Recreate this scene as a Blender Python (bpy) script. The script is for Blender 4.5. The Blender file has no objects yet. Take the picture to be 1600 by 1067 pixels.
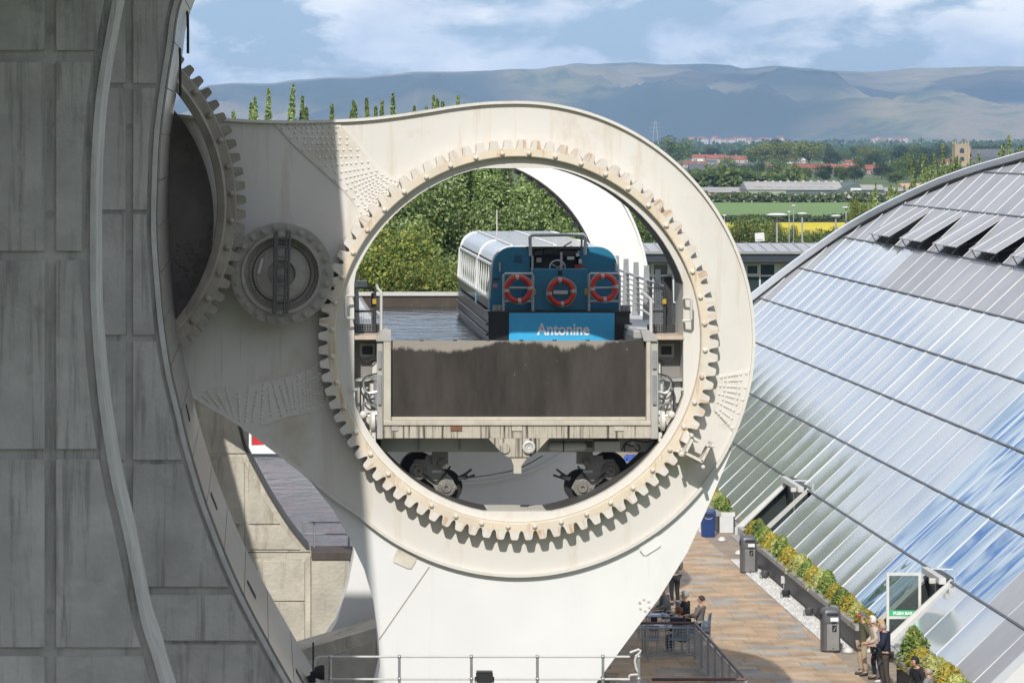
import bpy, bmesh, math, random
from mathutils import Vector, Matrix
from mathutils.geometry import tessellate_polygon
R = math.radians
PI = math.pi
rnd = random.Random(7)
sc = bpy.context.scene
C = sc.collection

# ------------------------------------------------------------------ camera, sky, sun, exposure
F, CX, CY, H = 5760.0, 400.0, 215.0, 15.0
cam_d = bpy.data.cameras.new('camera')
cam = bpy.data.objects.new('camera', cam_d); C.objects.link(cam)
cam.location = (0, 0, H); cam.rotation_euler = (R(90), 0, 0)
cam_d.sensor_width = 36; cam_d.lens = F / 1600 * 36
cam_d.shift_x = (800 - CX) / 1600; cam_d.shift_y = -(533.5 - CY) / 1600
cam_d.clip_start = 1; cam_d.clip_end = 60000
sc.camera = cam

SX, SY = 0.27, 1.28                     # sun: sideways and away per metre of drop
sun_el = math.atan(1 / math.hypot(SX, SY)); sun_az = math.atan2(SX, SY)
w = bpy.data.worlds.new('World'); sc.world = w; w.use_nodes = True
nt = w.node_tree; nt.nodes.clear()
def nn(nt, t, **k):
    n = nt.nodes.new(t)
    for a, b in k.items(): setattr(n, a, b)
    return n
out = nn(nt, 'ShaderNodeOutputWorld'); bg = nn(nt, 'ShaderNodeBackground')
bg.inputs['Strength'].default_value = 0.088
sky = nn(nt, 'ShaderNodeTexSky', sky_type='NISHITA')
sky.sun_disc = False; sky.sun_elevation = sun_el; sky.sun_rotation = PI + sun_az
sky.altitude = 60; sky.air_density = 1.0; sky.dust_density = 0.6; sky.ozone_density = 2.0
tc = nn(nt, 'ShaderNodeTexCoord')
mp = nn(nt, 'ShaderNodeMapping'); mp.inputs['Scale'].default_value = (1, 1, 2.5)
mp.inputs['Location'].default_value = (0.31, 0.0, 0.17)
nz = nn(nt, 'ShaderNodeTexNoise'); nz.inputs['Scale'].default_value = 21; nz.inputs['Detail'].default_value = 8
nz.inputs['Roughness'].default_value = 0.56; nz.inputs['Distortion'].default_value = 0.25
cr = nn(nt, 'ShaderNodeValToRGB'); cr.color_ramp.elements[0].position = 0.425; cr.color_ramp.elements[1].position = 0.51
nz2 = nn(nt, 'ShaderNodeTexNoise'); nz2.inputs['Scale'].default_value = 26; nz2.inputs['Detail'].default_value = 7
mp2 = nn(nt, 'ShaderNodeMapping'); mp2.inputs['Scale'].default_value = (1, 1, 2.0)
cr2 = nn(nt, 'ShaderNodeValToRGB')
cr2.color_ramp.elements[0].position = 0.36; cr2.color_ramp.elements[0].color = (6.8, 7.8, 9.4, 1)
cr2.color_ramp.elements[1].position = 0.62; cr2.color_ramp.elements[1].color = (13.5, 13.5, 13.4, 1)
mx = nn(nt, 'ShaderNodeMixRGB')
tint = nn(nt, 'ShaderNodeMixRGB', blend_type='MULTIPLY'); tint.inputs[0].default_value = 1; tint.inputs[2].default_value = (0.67, 0.80, 1.16, 1)
L = nt.links.new
L(tc.outputs['Generated'], mp.inputs['Vector']); L(mp.outputs[0], nz.inputs['Vector']); L(nz.outputs[0], cr.inputs[0])
L(tc.outputs['Generated'], mp2.inputs['Vector']); L(mp2.outputs[0], nz2.inputs['Vector']); L(nz2.outputs[0], cr2.inputs[0])
L(sky.outputs[0], tint.inputs[1]); L(cr.outputs[0], mx.inputs[0]); L(tint.outputs[0], mx.inputs[1]); L(cr2.outputs[0], mx.inputs[2])
L(mx.outputs[0], bg.inputs['Color']); L(bg.outputs[0], out.inputs['Surface'])

sd = bpy.data.lights.new('sun', 'SUN'); sd.energy = 4.1; sd.angle = R(0.5); sd.color = (1.0, 0.965, 0.905)
sun = bpy.data.objects.new('sun', sd); C.objects.link(sun); sun.location = (-20, -40, 60)
sun.rotation_euler = Vector((SX, SY, -1)).to_track_quat('-Z', 'Y').to_euler()
sc.view_settings.view_transform = 'Standard'; sc.view_settings.look = 'None'
sc.view_settings.exposure = 0.0; sc.view_settings.gamma = 1; sc.view_settings.use_curve_mapping = False
sc.render.engine = 'CYCLES'
sc.cycles.use_denoising = True; sc.cycles.max_bounces = 6; sc.cycles.volume_bounces = 0
sc.cycles.sample_clamp_indirect = 6

# ------------------------------------------------------------------ helpers
def W(px, py, Y):                       # a point of the photograph at a chosen real distance
    return Vector(((px - CX) * Y / F, Y, H - (py - CY) * Y / F))
OFF = {}
class MB:
    def __init__(s): s.v = []; s.f = []
    def add(s, vs, fs):
        n = len(s.v); s.v += [tuple(p) for p in vs]; s.f += [tuple(i + n for i in f) for f in fs]; return s
    def box(s, x0, x1, y0, y1, z0, z1):
        return s.add([(x0,y0,z0),(x1,y0,z0),(x1,y1,z0),(x0,y1,z0),(x0,y0,z1),(x1,y0,z1),(x1,y1,z1),(x0,y1,z1)],
                     [(0,3,2,1),(4,5,6,7),(0,1,5,4),(1,2,6,5),(2,3,7,6),(3,0,4,7)])
    def pbox(s, px0, px1, py0, py1, Y0, Y1, Yr=None):   # box from photo pixels taken at Yr
        a = W(px0, py1, Yr or Y0); b = W(px1, py0, Yr or Y0)
        return s.box(a.x, b.x, Y0, Y1, a.z, b.z)
    def bar(s, a, b, wd, ht, up=(0, 0, 1)):
        a = Vector(a); b = Vector(b); d = (b - a).normalized(); u = Vector(up)
        if abs(d.dot(u)) > .99: u = Vector((0, 1, 0))
        x = d.cross(u).normalized(); z = x.cross(d)
        P = []
        for p in (a, b):
            for i, j in ((-1,-1),(1,-1),(1,1),(-1,1)): P.append(p + x * wd / 2 * i + z * ht / 2 * j)
        return s.add(P, [(0,1,2,3),(7,6,5,4),(0,4,5,1),(1,5,6,2),(2,6,7,3),(3,7,4,0)])
    def tube(s, pts, r, n=6, closed=False):
        pts = [Vector(p) for p in pts]; N = len(pts); rings = []; u = None
        for i, p in enumerate(pts):
            if closed: d = pts[(i + 1) % N] - pts[i - 1]
            else: d = pts[min(i + 1, N - 1)] - pts[max(i - 1, 0)]
            d = d.normalized() if d.length else Vector((0, 0, 1))
            if u is None:
                u = Vector((0, 0, 1)) if abs(d.z) < .9 else Vector((1, 0, 0))
            u = (u - d * u.dot(d)).normalized(); v = d.cross(u)
            rr = r[i] if isinstance(r, (list, tuple)) else r
            rings.append([p + (u * math.cos(2*PI*k/n) + v * math.sin(2*PI*k/n)) * rr for k in range(n)])
        vs = [q for g in rings for q in g]; fs = []
        for i in range(N if closed else N - 1):
            j = (i + 1) % N
            for k in range(n): fs.append((i*n+k, i*n+(k+1)%n, j*n+(k+1)%n, j*n+k))
        if not closed: fs += [tuple(range(n))[::-1], tuple((N-1)*n+k for k in range(n))]
        return s.add(vs, fs)
    def lathe(s, prof, c, axis='Z', n=24, a0=0, a1=2*PI, close=False):
        c = Vector(c); full = abs(a1 - a0 - 2*PI) < 1e-6; m = n if full else n + 1; vs = []
        for i in range(m):
            a = a0 + (a1 - a0) * i / n
            for r, h in prof:
                if axis == 'Z': vs.append(c + Vector((r*math.cos(a), r*math.sin(a), h)))
                elif axis == 'Y': vs.append(c + Vector((r*math.cos(a), h, r*math.sin(a))))
                else: vs.append(c + Vector((h, r*math.cos(a), r*math.sin(a))))
        k = len(prof); fs = []
        for i in range(m if full else m - 1):
            j = (i + 1) % m
            for q in range(k if close else k - 1):
                t = (q + 1) % k
                fs.append((i*k+q, i*k+t, j*k+t, j*k+q))
        return s.add(vs, fs)
    def prism(s, outer, y0, y1, holes=(), axis='Y'):     # polygon (u, v) pushed along an axis
        loops = [list(outer)] + [list(h) for h in holes]
        flat = [p for l in loops for p in l]
        tri = tessellate_polygon([[Vector((p[0], p[1], 0)) for p in l] for l in loops])
        def P(p, d):
            return (p[0], d, p[1]) if axis == 'Y' else ((d, p[0], p[1]) if axis == 'X' else (p[0], p[1], d))
        n = len(flat); vs = [P(p, y0) for p in flat] + [P(p, y1) for p in flat]; fs = []
        for t in tri:
            fs.append(tuple(t)); fs.append(tuple(i + n for i in t[::-1]))
        o = 0
        for l in loops:
            m = len(l)
            for i in range(m):
                j = (i + 1) % m; fs.append((o+i, o+j, o+j+n, o+i+n))
            o += m
        return s.add(vs, fs)
    def strip(s, A, B, y0, y1):                          # closed band between two open paths (x, z)
        n = len(A); vs = []
        for y in (y0, y1):
            vs += [(p[0], y, p[1]) for p in A] + [(p[0], y, p[1]) for p in B]
        fs = []
        for i in range(n - 1):
            fs += [(i, i+1, n+i+1, n+i), (2*n+i, 3*n+i, 3*n+i+1, 2*n+i+1), (i, 2*n+i, 2*n+i+1, i+1), (n+i, n+i+1, 3*n+i+1, 3*n+i)]
        fs += [(0, n, 3*n, 2*n), (n-1, 3*n-1, 4*n-1, 2*n-1)]
        return s.add(vs, fs)
    def ball(s, c, r, n=8, m=6, sc=(1, 1, 1), half=False):
        c = Vector(c); vs = []; fs = []
        for i in range(m + 1):
            t = PI * i / m if not half else PI / 2 * i / m
            for k in range(n):
                a = 2*PI*k/n
                vs.append(c + Vector((r*sc[0]*math.sin(t)*math.cos(a), r*sc[1]*math.sin(t)*math.sin(a), r*sc[2]*math.cos(t))))
        for i in range(m):
            for k in range(n): fs.append((i*n+k, (i+1)*n+k, (i+1)*n+(k+1)%n, i*n+(k+1)%n))
        return s.add(vs, fs)

def mesh_of(name, mb, m, off=(0, 0, 0), smooth=False, fix=True):
    me = bpy.data.meshes.new(name); o = Vector(off)
    me.from_pydata([tuple(Vector(p) - o) for p in mb.v], [], mb.f)
    if fix:
        b = bmesh.new(); b.from_mesh(me); bmesh.ops.recalc_face_normals(b, faces=b.faces); b.to_mesh(me); b.free()
    me.validate(); me.update()
    if m: me.materials.append(m)
    if smooth:
        for p in me.polygons: p.use_smooth = True
        if smooth is not True:
            try: me.set_sharp_from_angle(angle=R(smooth))
            except Exception: pass
    return me
def tag(o, label=None, cat=None, group=None, kind=None):
    if label: o['label'] = label
    if cat: o['category'] = cat
    if group: o['group'] = group
    if kind: o['kind'] = kind
    return o
def empty(name, loc, label, cat, group=None, rz=0):
    o = bpy.data.objects.new(name, None); C.objects.link(o); o.location = loc; o.rotation_euler = (0, 0, rz)
    o.empty_display_size = .3; OFF[o] = Vector(loc)
    return tag(o, label, cat, group)
def part(name, mb, m, parent=None, smooth=False, bevel=0, label=None, kind=None, fix=True):
    off = OFF.get(parent, Vector((0, 0, 0)))
    me = mesh_of(name, mb, m, off, smooth, fix)
    o = bpy.data.objects.new(name, me); C.objects.link(o); OFF[o] = off
    if parent: o.parent = parent
    if bevel:
        b = o.modifiers.new('bevel', 'BEVEL'); b.width = bevel; b.segments = 2; b.limit_method = 'ANGLE'; b.angle_limit = R(40)
    if label: o['label'] = label
    if kind: o['kind'] = kind
    return o
def inst(name, me, parent, loc=(0, 0, 0), rot=(0, 0, 0), scale=(1, 1, 1), world=False):
    o = bpy.data.objects.new(name, me); C.objects.link(o)
    if world and parent: loc = Vector(loc) - OFF[parent]
    o.location = loc; o.rotation_euler = rot; o.scale = scale if isinstance(scale, (tuple, list)) else (scale,) * 3
    if parent: o.parent = parent
    OFF[o] = Vector(loc)
    return o
def copy_tree(o, parent=None):
    c = o.copy(); C.objects.link(c)
    if parent: c.parent = parent
    for ch in list(o.children): copy_tree(ch, c)
    return c
def crom(pts, n=6):
    P = [Vector(p) for p in pts]; o = []
    for i in range(len(P) - 1):
        a = P[max(i-1, 0)]; b = P[i]; c = P[i+1]; d = P[min(i+2, len(P)-1)]
        for k in range(n):
            t = k / n
            o.append(.5*((2*b) + (c-a)*t + (2*a-5*b+4*c-d)*t*t + (3*b-a-3*c+d)*t**3))
    o.append(P[-1]); return o
def xz(pts, Y): return [(W(p[0], p[1], Y).x, W(p[0], p[1], Y).z) for p in pts]
def lerp(a, b, t): return a + (b - a) * t

# ------------------------------------------------------------------ materials
def M(name, col, rough=.6, metal=0, var=.12, scale=1.5, bump=0, bscale=20, spec=.5, streak=None, st_amt=.5, st_scale=(5, 5, .35), st_lo=.52,
      spots=None, sp_scale=1.2, sp_lo=.6, island=0, coat=0, runs=None):
    m = bpy.data.materials.new(name); m.use_nodes = True; t = m.node_tree; b = t.nodes['Principled BSDF']; L = t.links.new
    b.inputs['Roughness'].default_value = rough; b.inputs['Metallic'].default_value = metal
    b.inputs['Specular IOR Level'].default_value = spec
    if coat: b.inputs['Coat Weight'].default_value = coat; b.inputs['Coat Roughness'].default_value = .08
    tc = nn(t, 'ShaderNodeTexCoord'); oi = nn(t, 'ShaderNodeObjectInfo')
    ad = nn(t, 'ShaderNodeVectorMath', operation='ADD'); mu = nn(t, 'ShaderNodeVectorMath', operation='SCALE')
    cb = nn(t, 'ShaderNodeCombineXYZ')
    for k in range(3): L(oi.outputs['Random'], cb.inputs[k])
    L(cb.outputs[0], mu.inputs[0]); mu.inputs['Scale'].default_value = 37
    L(tc.outputs['Object'], ad.inputs[0]); L(mu.outputs[0], ad.inputs[1]); vec = ad.outputs[0]
    n = nn(t, 'ShaderNodeTexNoise'); n.inputs['Scale'].default_value = scale; n.inputs['Detail'].default_value = 8; n.inputs['Roughness'].default_value = .62
    L(vec, n.inputs['Vector'])
    r = nn(t, 'ShaderNodeValToRGB'); r.color_ramp.elements[0].position = .3; r.color_ramp.elements[1].position = .7
    r.color_ramp.elements[0].color = (*[c*(1-var) for c in col], 1); r.color_ramp.elements[1].color = (*[min(1, c*(1+var)) for c in col], 1)
    L(n.outputs[0], r.inputs[0]); cur = r.outputs[0]
    def layer(cur, color, sca, lo, amt, vscale):
        mp = nn(t, 'ShaderNodeMapping'); mp.inputs['Scale'].default_value = vscale; L(vec, mp.inputs[0])
        q = nn(t, 'ShaderNodeTexNoise'); q.inputs['Scale'].default_value = sca; q.inputs['Detail'].default_value = 6; q.inputs['Roughness'].default_value = .65
        L(mp.outputs[0], q.inputs['Vector'])
        rr = nn(t, 'ShaderNodeMapRange'); rr.inputs[1].default_value = lo; rr.inputs[2].default_value = lo + .14; rr.inputs[4].default_value = amt
        L(q.outputs[0], rr.inputs[0]); x = nn(t, 'ShaderNodeMixRGB'); L(rr.outputs[0], x.inputs[0]); L(cur, x.inputs[1]); x.inputs[2].default_value = (*color, 1)
        return x.outputs[0]
    if streak: cur = layer(cur, streak, 1, st_lo, st_amt, st_scale)
    if runs: cur = layer(cur, runs, 1, .635, .5, (8, 8, .28))
    if spots: cur = layer(cur, spots, sp_scale, sp_lo, .8, (1, 1, 1))
    if island:
        g = nn(t, 'ShaderNodeNewGeometry'); a2 = nn(t, 'ShaderNodeMath', operation='ADD'); L(g.outputs['Random Per Island'], a2.inputs[0]); L(oi.outputs['Random'], a2.inputs[1])
        fr = nn(t, 'ShaderNodeMath', operation='FRACT'); L(a2.outputs[0], fr.inputs[0])
        mr = nn(t, 'ShaderNodeMapRange'); mr.inputs[3].default_value = 1 - island; mr.inputs[4].default_value = 1 + island; L(fr.outputs[0], mr.inputs[0])
        h = nn(t, 'ShaderNodeHueSaturation'); L(mr.outputs[0], h.inputs['Value']); L(cur, h.inputs['Color']); cur = h.outputs[0]
    L(cur, b.inputs['Base Color'])
    if bump:
        n2 = nn(t, 'ShaderNodeTexNoise'); n2.inputs['Scale'].default_value = bscale; n2.inputs['Detail'].default_value = 6; L(vec, n2.inputs['Vector'])
        bp = nn(t, 'ShaderNodeBump'); bp.inputs['Strength'].default_value = bump; bp.inputs['Distance'].default_value = .05
        L(n2.outputs[0], bp.inputs['Height']); L(bp.outputs[0], b.inputs['Normal'])
    return m
def leafmat(name, cols, trans=.25):
    m = bpy.data.materials.new(name); m.use_nodes = True; t = m.node_tree; b = t.nodes['Principled BSDF']; L = t.links.new
    g = nn(t, 'ShaderNodeNewGeometry'); oi = nn(t, 'ShaderNodeObjectInfo')
    r = nn(t, 'ShaderNodeValToRGB'); e = r.color_ramp.elements
    while len(e) < len(cols): e.new(.5)
    for i, c in enumerate(cols): e[i].position = i / (len(cols) - 1); e[i].color = (*c, 1)
    L(g.outputs['Random Per Island'], r.inputs[0])
    h = nn(t, 'ShaderNodeHueSaturation'); mr = nn(t, 'ShaderNodeMapRange'); mr.inputs[3].default_value = .8; mr.inputs[4].default_value = 1.2
    L(oi.outputs['Random'], mr.inputs[0]); L(mr.outputs[0], h.inputs['Value']); L(r.outputs[0], h.inputs['Color'])
    L(h.outputs[0], b.inputs['Base Color']); b.inputs['Roughness'].default_value = .55; b.inputs['Specular IOR Level'].default_value = .35
    tr = nn(t, 'ShaderNodeBsdfTranslucent'); L(h.outputs[0], tr.inputs[0]); mx = nn(t, 'ShaderNodeMixShader'); mx.inputs[0].default_value = trans
    o = t.nodes['Material Output']; L(b.outputs[0], mx.inputs[1]); L(tr.outputs[0], mx.inputs[2]); L(mx.outputs[0], o.inputs[0])
    return m
def watermat(name, col, scale, strength, stretch=(1, 1, 1), dist=.16):
    m = bpy.data.materials.new(name); m.use_nodes = True; t = m.node_tree; b = t.nodes['Principled BSDF']; L = t.links.new
    b.inputs['Base Color'].default_value = (*col, 1); b.inputs['Roughness'].default_value = .12; b.inputs['IOR'].default_value = 1.33
    tc = nn(t, 'ShaderNodeTexCoord'); mp = nn(t, 'ShaderNodeMapping'); mp.inputs['Scale'].default_value = stretch; L(tc.outputs['Object'], mp.inputs[0])
    n = nn(t, 'ShaderNodeTexNoise'); n.inputs['Scale'].default_value = scale; n.inputs['Detail'].default_value = 5; L(mp.outputs[0], n.inputs['Vector'])
    bp = nn(t, 'ShaderNodeBump'); bp.inputs['Strength'].default_value = strength; bp.inputs['Distance'].default_value = dist
    L(n.outputs[0], bp.inputs['Height']); L(bp.outputs[0], b.inputs['Normal']); return m

WHITE = M('wheel_paint', (.655, .625, .575), .5, var=.05, scale=.35, streak=(.52, .42, .30), st_amt=.45, st_scale=(2.2, 2.2, .25), st_lo=.55, spots=(.50, .42, .31), sp_scale=.32, sp_lo=.59, bump=.06, bscale=2, runs=(.46, .31, .17))
BEAKM = M('beak_paint', (.735, .73, .712), .5, var=.045, scale=.4, runs=(.60, .54, .45), bump=.05, bscale=1.5, streak=(.6, .55, .47), st_amt=.25, st_scale=(1.5, 1.5, .2), st_lo=.60)
GEARB = M('gear_band_paint', (.65, .56, .43), .55, var=.12, scale=.7, streak=(.47, .25, .10), st_amt=.7, st_scale=(6, 6, .9), st_lo=.56, spots=(.66, .61, .53), sp_scale=.5, sp_lo=.54)
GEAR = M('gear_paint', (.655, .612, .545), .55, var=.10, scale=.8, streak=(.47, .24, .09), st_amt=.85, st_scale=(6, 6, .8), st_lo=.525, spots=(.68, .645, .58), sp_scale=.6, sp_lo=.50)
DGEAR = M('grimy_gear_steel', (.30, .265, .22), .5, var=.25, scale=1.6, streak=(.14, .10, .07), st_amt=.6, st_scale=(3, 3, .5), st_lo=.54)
STEEL = M('grey_painted_steel', (.34, .335, .32), .5, var=.12, scale=2, spots=(.2, .16, .12), sp_scale=3, sp_lo=.66)
LSTEEL = M('light_grey_steel', (.55, .54, .51), .45, var=.08, scale=2, streak=(.35, .3, .24), st_amt=.4, st_lo=.6)
DARK = M('dark_steel', (.035, .035, .037), .5, var=.2)
BLACK = M('black_rubber', (.014, .014, .015), .7, var=.2, scale=5)
GALV = M('galvanised_steel', (.42, .43, .44), .38, metal=.6, var=.12, scale=6)
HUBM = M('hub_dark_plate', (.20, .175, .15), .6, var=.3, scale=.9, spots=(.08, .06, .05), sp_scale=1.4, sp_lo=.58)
CONC = M('shaded_concrete', (.445, .435, .405), .85, var=.22, scale=.8, bump=.45, bscale=12, streak=(.17, .165, .15), runs=(.15, .147, .138), st_amt=.6, st_scale=(4.5, 4.5, .28), st_lo=.52, spots=(.50, .49, .455), sp_scale=1.3, sp_lo=.55)
CONC2 = M('pale_concrete', (.48, .445, .37), .85, var=.24, scale=.8, bump=.6, bscale=9, streak=(.26, .21, .15), st_amt=.75, st_scale=(2.6, 2.6, .3), st_lo=.53, spots=(.34, .30, .23), sp_scale=.9, sp_lo=.63)
CONCE = M('skylit_edge_concrete', (.52, .515, .49), .8, var=.15, scale=1.5, bump=.2, streak=(.25, .24, .22), st_amt=.5, st_scale=(6, 6, .5), st_lo=.58)  # paler concrete, skylight on the pier edges put into the colour
CLAD = M('brushed_cladding', (.38, .365, .345), .3, metal=.85, var=.08, scale=1, bump=.05, bscale=4)
# ------------------------------------------------------------------ ground, water, fields, hills
GRASS = M('meadow_grass', (.085, .12, .035), .9, var=.35, scale=.02)
GREEN = M('young_crop', (.15, .24, .065), .9, var=.1, scale=.01)
YELLOW = M('rape_blossom', (.62, .50, .015), .9, var=.12, scale=.05)
DOCKM = M('dock_floor_concrete', (.27, .26, .24), .9, var=.2, scale=.3)
X0d, X1d, Y0d, Y1d = -70.0, 9.4, 45.0, 126.0
g = MB()
def rect(mb, x0, x1, y0, y1, z): mb.add([(x0,y0,z),(x1,y0,z),(x1,y1,z),(x0,y1,z)], [(0,1,2,3)])
BX, BY0, BY1 = 8000, -300, 14600
rect(g, -BX, X0d, BY0, BY1, -.03); rect(g, X0d, X1d, BY0, Y0d, -.03); rect(g, X1d, BX, BY0, BY1, -.03); rect(g, X0d, X1d, 191, BY1, -.03)
gr = part('ground', g, GRASS, kind='structure', fix=False)
# the hillside the photographer stands on, rising unseen southward, added to cut sky light
hl_ = MB(); NXh, NYh = 36, 26
for j in range(NYh + 1):
    y = 42 - 250 * j / NYh
    for i in range(NXh + 1):
        x = -220 + 440 * i / NXh
        if y > 4: z = (42 - y) / 38 * 12.6
        else: z = 12.6 + min(30, (4 - y) * .33) + (1.5 * math.sin(x * .05 + y * .08) + 1.2 * math.sin(x * .021) if y < -6 else 0)
        hl_.v.append((x, y, max(z, -.02) if j else -.05))
for j in range(NYh):
    for i in range(NXh):
        a = j*(NXh+1)+i; hl_.f.append((a, a+1, a+NXh+2, a+NXh+1))
part('sky_blocking_hillside', hl_, M('hillside_scrub', (.06, .085, .03), .95, var=.4, scale=.1), kind='structure', smooth=True, fix=True)
d = MB(); rect(d, X0d, X1d, Y0d, 191, -4.0)
d.box(X1d, X1d + .35, Y0d, 191, -4, -.05); d.box(X0d - .35, X0d, Y0d, 191, -4, -.05); d.box(X0d, X1d, Y0d - .35, Y0d, -4, -.05); d.box(X0d, X1d, 190.6, 191, -4, -.05)
part('dry_dock', d, DOCKM, kind='structure')
wt = MB(); rect(wt, X0d, X1d, 117.8, 190.6, -.3)
part('basin_water', wt, watermat('basin_water', (.10, .135, .165), 1.15, 1.0, (1.4, .8, 1), .42), kind='structure', fix=False)
f1 = MB(); rect(f1, 60, 420, 664, 850, .02); part('green_field', f1, GREEN, kind='structure', fix=False)
f2 = MB(); rect(f2, 60, 300, 560, 650, .02); part('rape_field', f2, YELLOW, kind='structure', fix=False)
f3 = MB(); rect(f3, -20, 140, 205, 560, .02); part('rough_grass', f3, M('rough_grass', (.13, .15, .04), .9, var=.4, scale=.15), kind='structure', fix=False)

# hills: a height field under the ridge line
ridge = [(-4000,150),(-2000,135),(-600,150),(0,160),(200,150),(300,141),(330,133),(370,130),(420,131),(470,125),(520,121),(565,121),(600,117),(650,113),(700,112),(760,110),(800,108),(840,108),(870,103),(900,98),(930,100),(955,98),(990,97),(1040,101),(1100,100),(1140,102),(1160,107),(1210,103),(1260,106),(1300,110),(1370,112),(1440,106),(1500,105),(1560,104),(1600,104),(1800,108),(2400,125),(4000,150)]
YR = 12400.0
def ridge_h(x):
    px = CX + x * F / YR
    for i in range(len(ridge) - 1):
        if ridge[i][0] <= px <= ridge[i+1][0]:
            t = (px - ridge[i][0]) / (ridge[i+1][0] - ridge[i][0]); t = t*t*(3-2*t)
            return H - (lerp(ridge[i][1], ridge[i+1][1], t) - CY) * YR / F
    return 120
from mathutils import noise as mno
hb = MB(); NX, NY = 420, 70
for j in range(NY + 1):
    v = j / NY; y = 8600 + 5400 * v
    for i in range(NX + 1):
        x = -3200 + 7600 * i / NX
        k = (y - 8600) / (YR - 8600)
        rise = max(0, k) ** 1.25 if k < 1 else 1 - .6 * (k - 1)
        h = ridge_h(x * YR / max(y, 9500) if k < 1 else x) * rise
        nz_ = mno.hetero_terrain(Vector((x/900, y/1500, 3.1)), .9, 2.1, 5, .7)
        fold = abs(mno.noise(Vector((x/520 + y/1900, y/2600, .4)))) * 2 + .6 * abs(mno.noise(Vector((x/210 - y/1500, y/900, 5.4))))
        env = max(0.0, min(1, k * 1.4)) * max(0.0, 1 - k) * 3.2
        h += env * ((nz_ - 1.0) * 40 + (.55 - fold) * 130)
        if k < .985: h = min(h, H + (ridge_h(x * YR / y) - H) * y / YR - 5)
        if k > .93: h += 2 * mno.noise(Vector((x/160, 7, 1)))
        hb.v.append((x, y, max(h, -.5)))
for j in range(NY):
    for i in range(NX):
        a = j*(NX+1)+i; hb.f.append((a, a+1, a+NX+2, a+NX+1))
hm = bpy.data.materials.new('moorland'); hm.use_nodes = True; t = hm.node_tree; b = t.nodes['Principled BSDF']; b.inputs['Roughness'].default_value = .95
tcn = nn(t, 'ShaderNodeTexCoord'); mpn = nn(t, 'ShaderNodeMapping'); mpn.inputs['Scale'].default_value = (.0022, .0011, .006)
na = nn(t, 'ShaderNodeTexNoise'); na.inputs['Scale'].default_value = 1.0; na.inputs['Detail'].default_value = 9; na.inputs['Roughness'].default_value = .66; na.inputs['Distortion'].default_value = .8
ra = nn(t, 'ShaderNodeValToRGB'); e = ra.color_ramp.elements
cols = [(.26, (.02, .036, .03)), (.38, (.05, .066, .03)), (.47, (.17, .16, .07)), (.55, (.27, .205, .125)), (.63, (.10, .12, .045)), (.75, (.28, .21, .13))]
while len(e) < len(cols): e.new(.5)
for q, (p, c) in zip(e, cols): q.position = p; q.color = (*c, 1)
nb = nn(t, 'ShaderNodeTexNoise'); nb.inputs['Scale'].default_value = .35; nb.inputs['Detail'].default_value = 3
rb = nn(t, 'ShaderNodeMapRange'); rb.inputs[1].default_value = .46; rb.inputs[2].default_value = .54
mxx = nn(t, 'ShaderNodeMixRGB'); mxx.inputs[1].default_value = (.03, .042, .03, 1)  # broad dark patches, cloud shadow put into the moor colour
Lk = t.links.new
Lk(tcn.outputs['Object'], mpn.inputs[0]); Lk(mpn.outputs[0], na.inputs['Vector']); Lk(mpn.outputs[0], nb.inputs['Vector'])
Lk(na.outputs[0], ra.inputs[0]); Lk(nb.outputs[0], rb.inputs[0]); Lk(rb.outputs[0], mxx.inputs[0]); Lk(ra.outputs[0], mxx.inputs[2]); Lk(mxx.outputs[0], b.inputs['Base Color'])
part('hills', hb, hm, kind='structure', smooth=True, fix=False)

# clouds high over the plain, above the frame: their shadows lie on the moors
def cloud_mb(c, sx, sy, sz, seed):
    mb = MB().ball((0, 0, 0), 1, 40, 22); V = []
    for v in mb.v:
        v = Vector(v); n_ = mno.fractal(v*1.7 + Vector((seed, 0, 0)), .8, 2.1, 5); v = v * (1 + .45*n_)
        if v.z < -.25: v.z = -.25 + (v.z + .25)*.2
        V.append((c[0] + v.x*sx, c[1] + v.y*sy, c[2] + v.z*sz))
    mb.v = V; return mb
CLD = M('cloud_white', (.82, .83, .85), 1, var=.03)
for i, (cx_, cy_, sx, sy) in enumerate(((1380, 9250, 520, 560), (2250, 9700, 420, 380), (3500, 9500, 600, 500))):
    o = part('cloud', cloud_mb((cx_, cy_, 1700), sx, sy, 230, i*7.3), CLD, kind='structure', smooth=True, fix=False)
# air
hz = MB().box(-8400, 8400, -700, 15000, -8, 420)
hmt = bpy.data.materials.new('pale_air'); hmt.use_nodes = True; t = hmt.node_tree; t.nodes.clear()
o_ = nn(t, 'ShaderNodeOutputMaterial'); pv = nn(t, 'ShaderNodeVolumePrincipled'); pv.inputs['Density'].default_value = 5.9e-5
pv.inputs['Color'].default_value = (.42, .655, 1, 1); pv.inputs['Anisotropy'].default_value = -0.2
t.links.new(pv.outputs[0], o_.inputs['Volume'])
part('haze', hz, hmt, kind='stuff')

# ------------------------------------------------------------------ aqueduct deck (overhead, above the frame) and its flared piers
def edge_x(Y): return .44 - .148 * (82.1 - Y)
dk = empty('aqueduct', (-5, 60, 20), 'raised concrete aqueduct channel carried on flared piers, above the wheel', 'aqueduct')
part('channel', MB().prism([(edge_x(28), 28), (edge_x(80), 80), (edge_x(80) - 11.5, 80), (edge_x(28) - 11.5, 28)], 20, 22.6, axis='Z'), CONC, dk)

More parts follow.
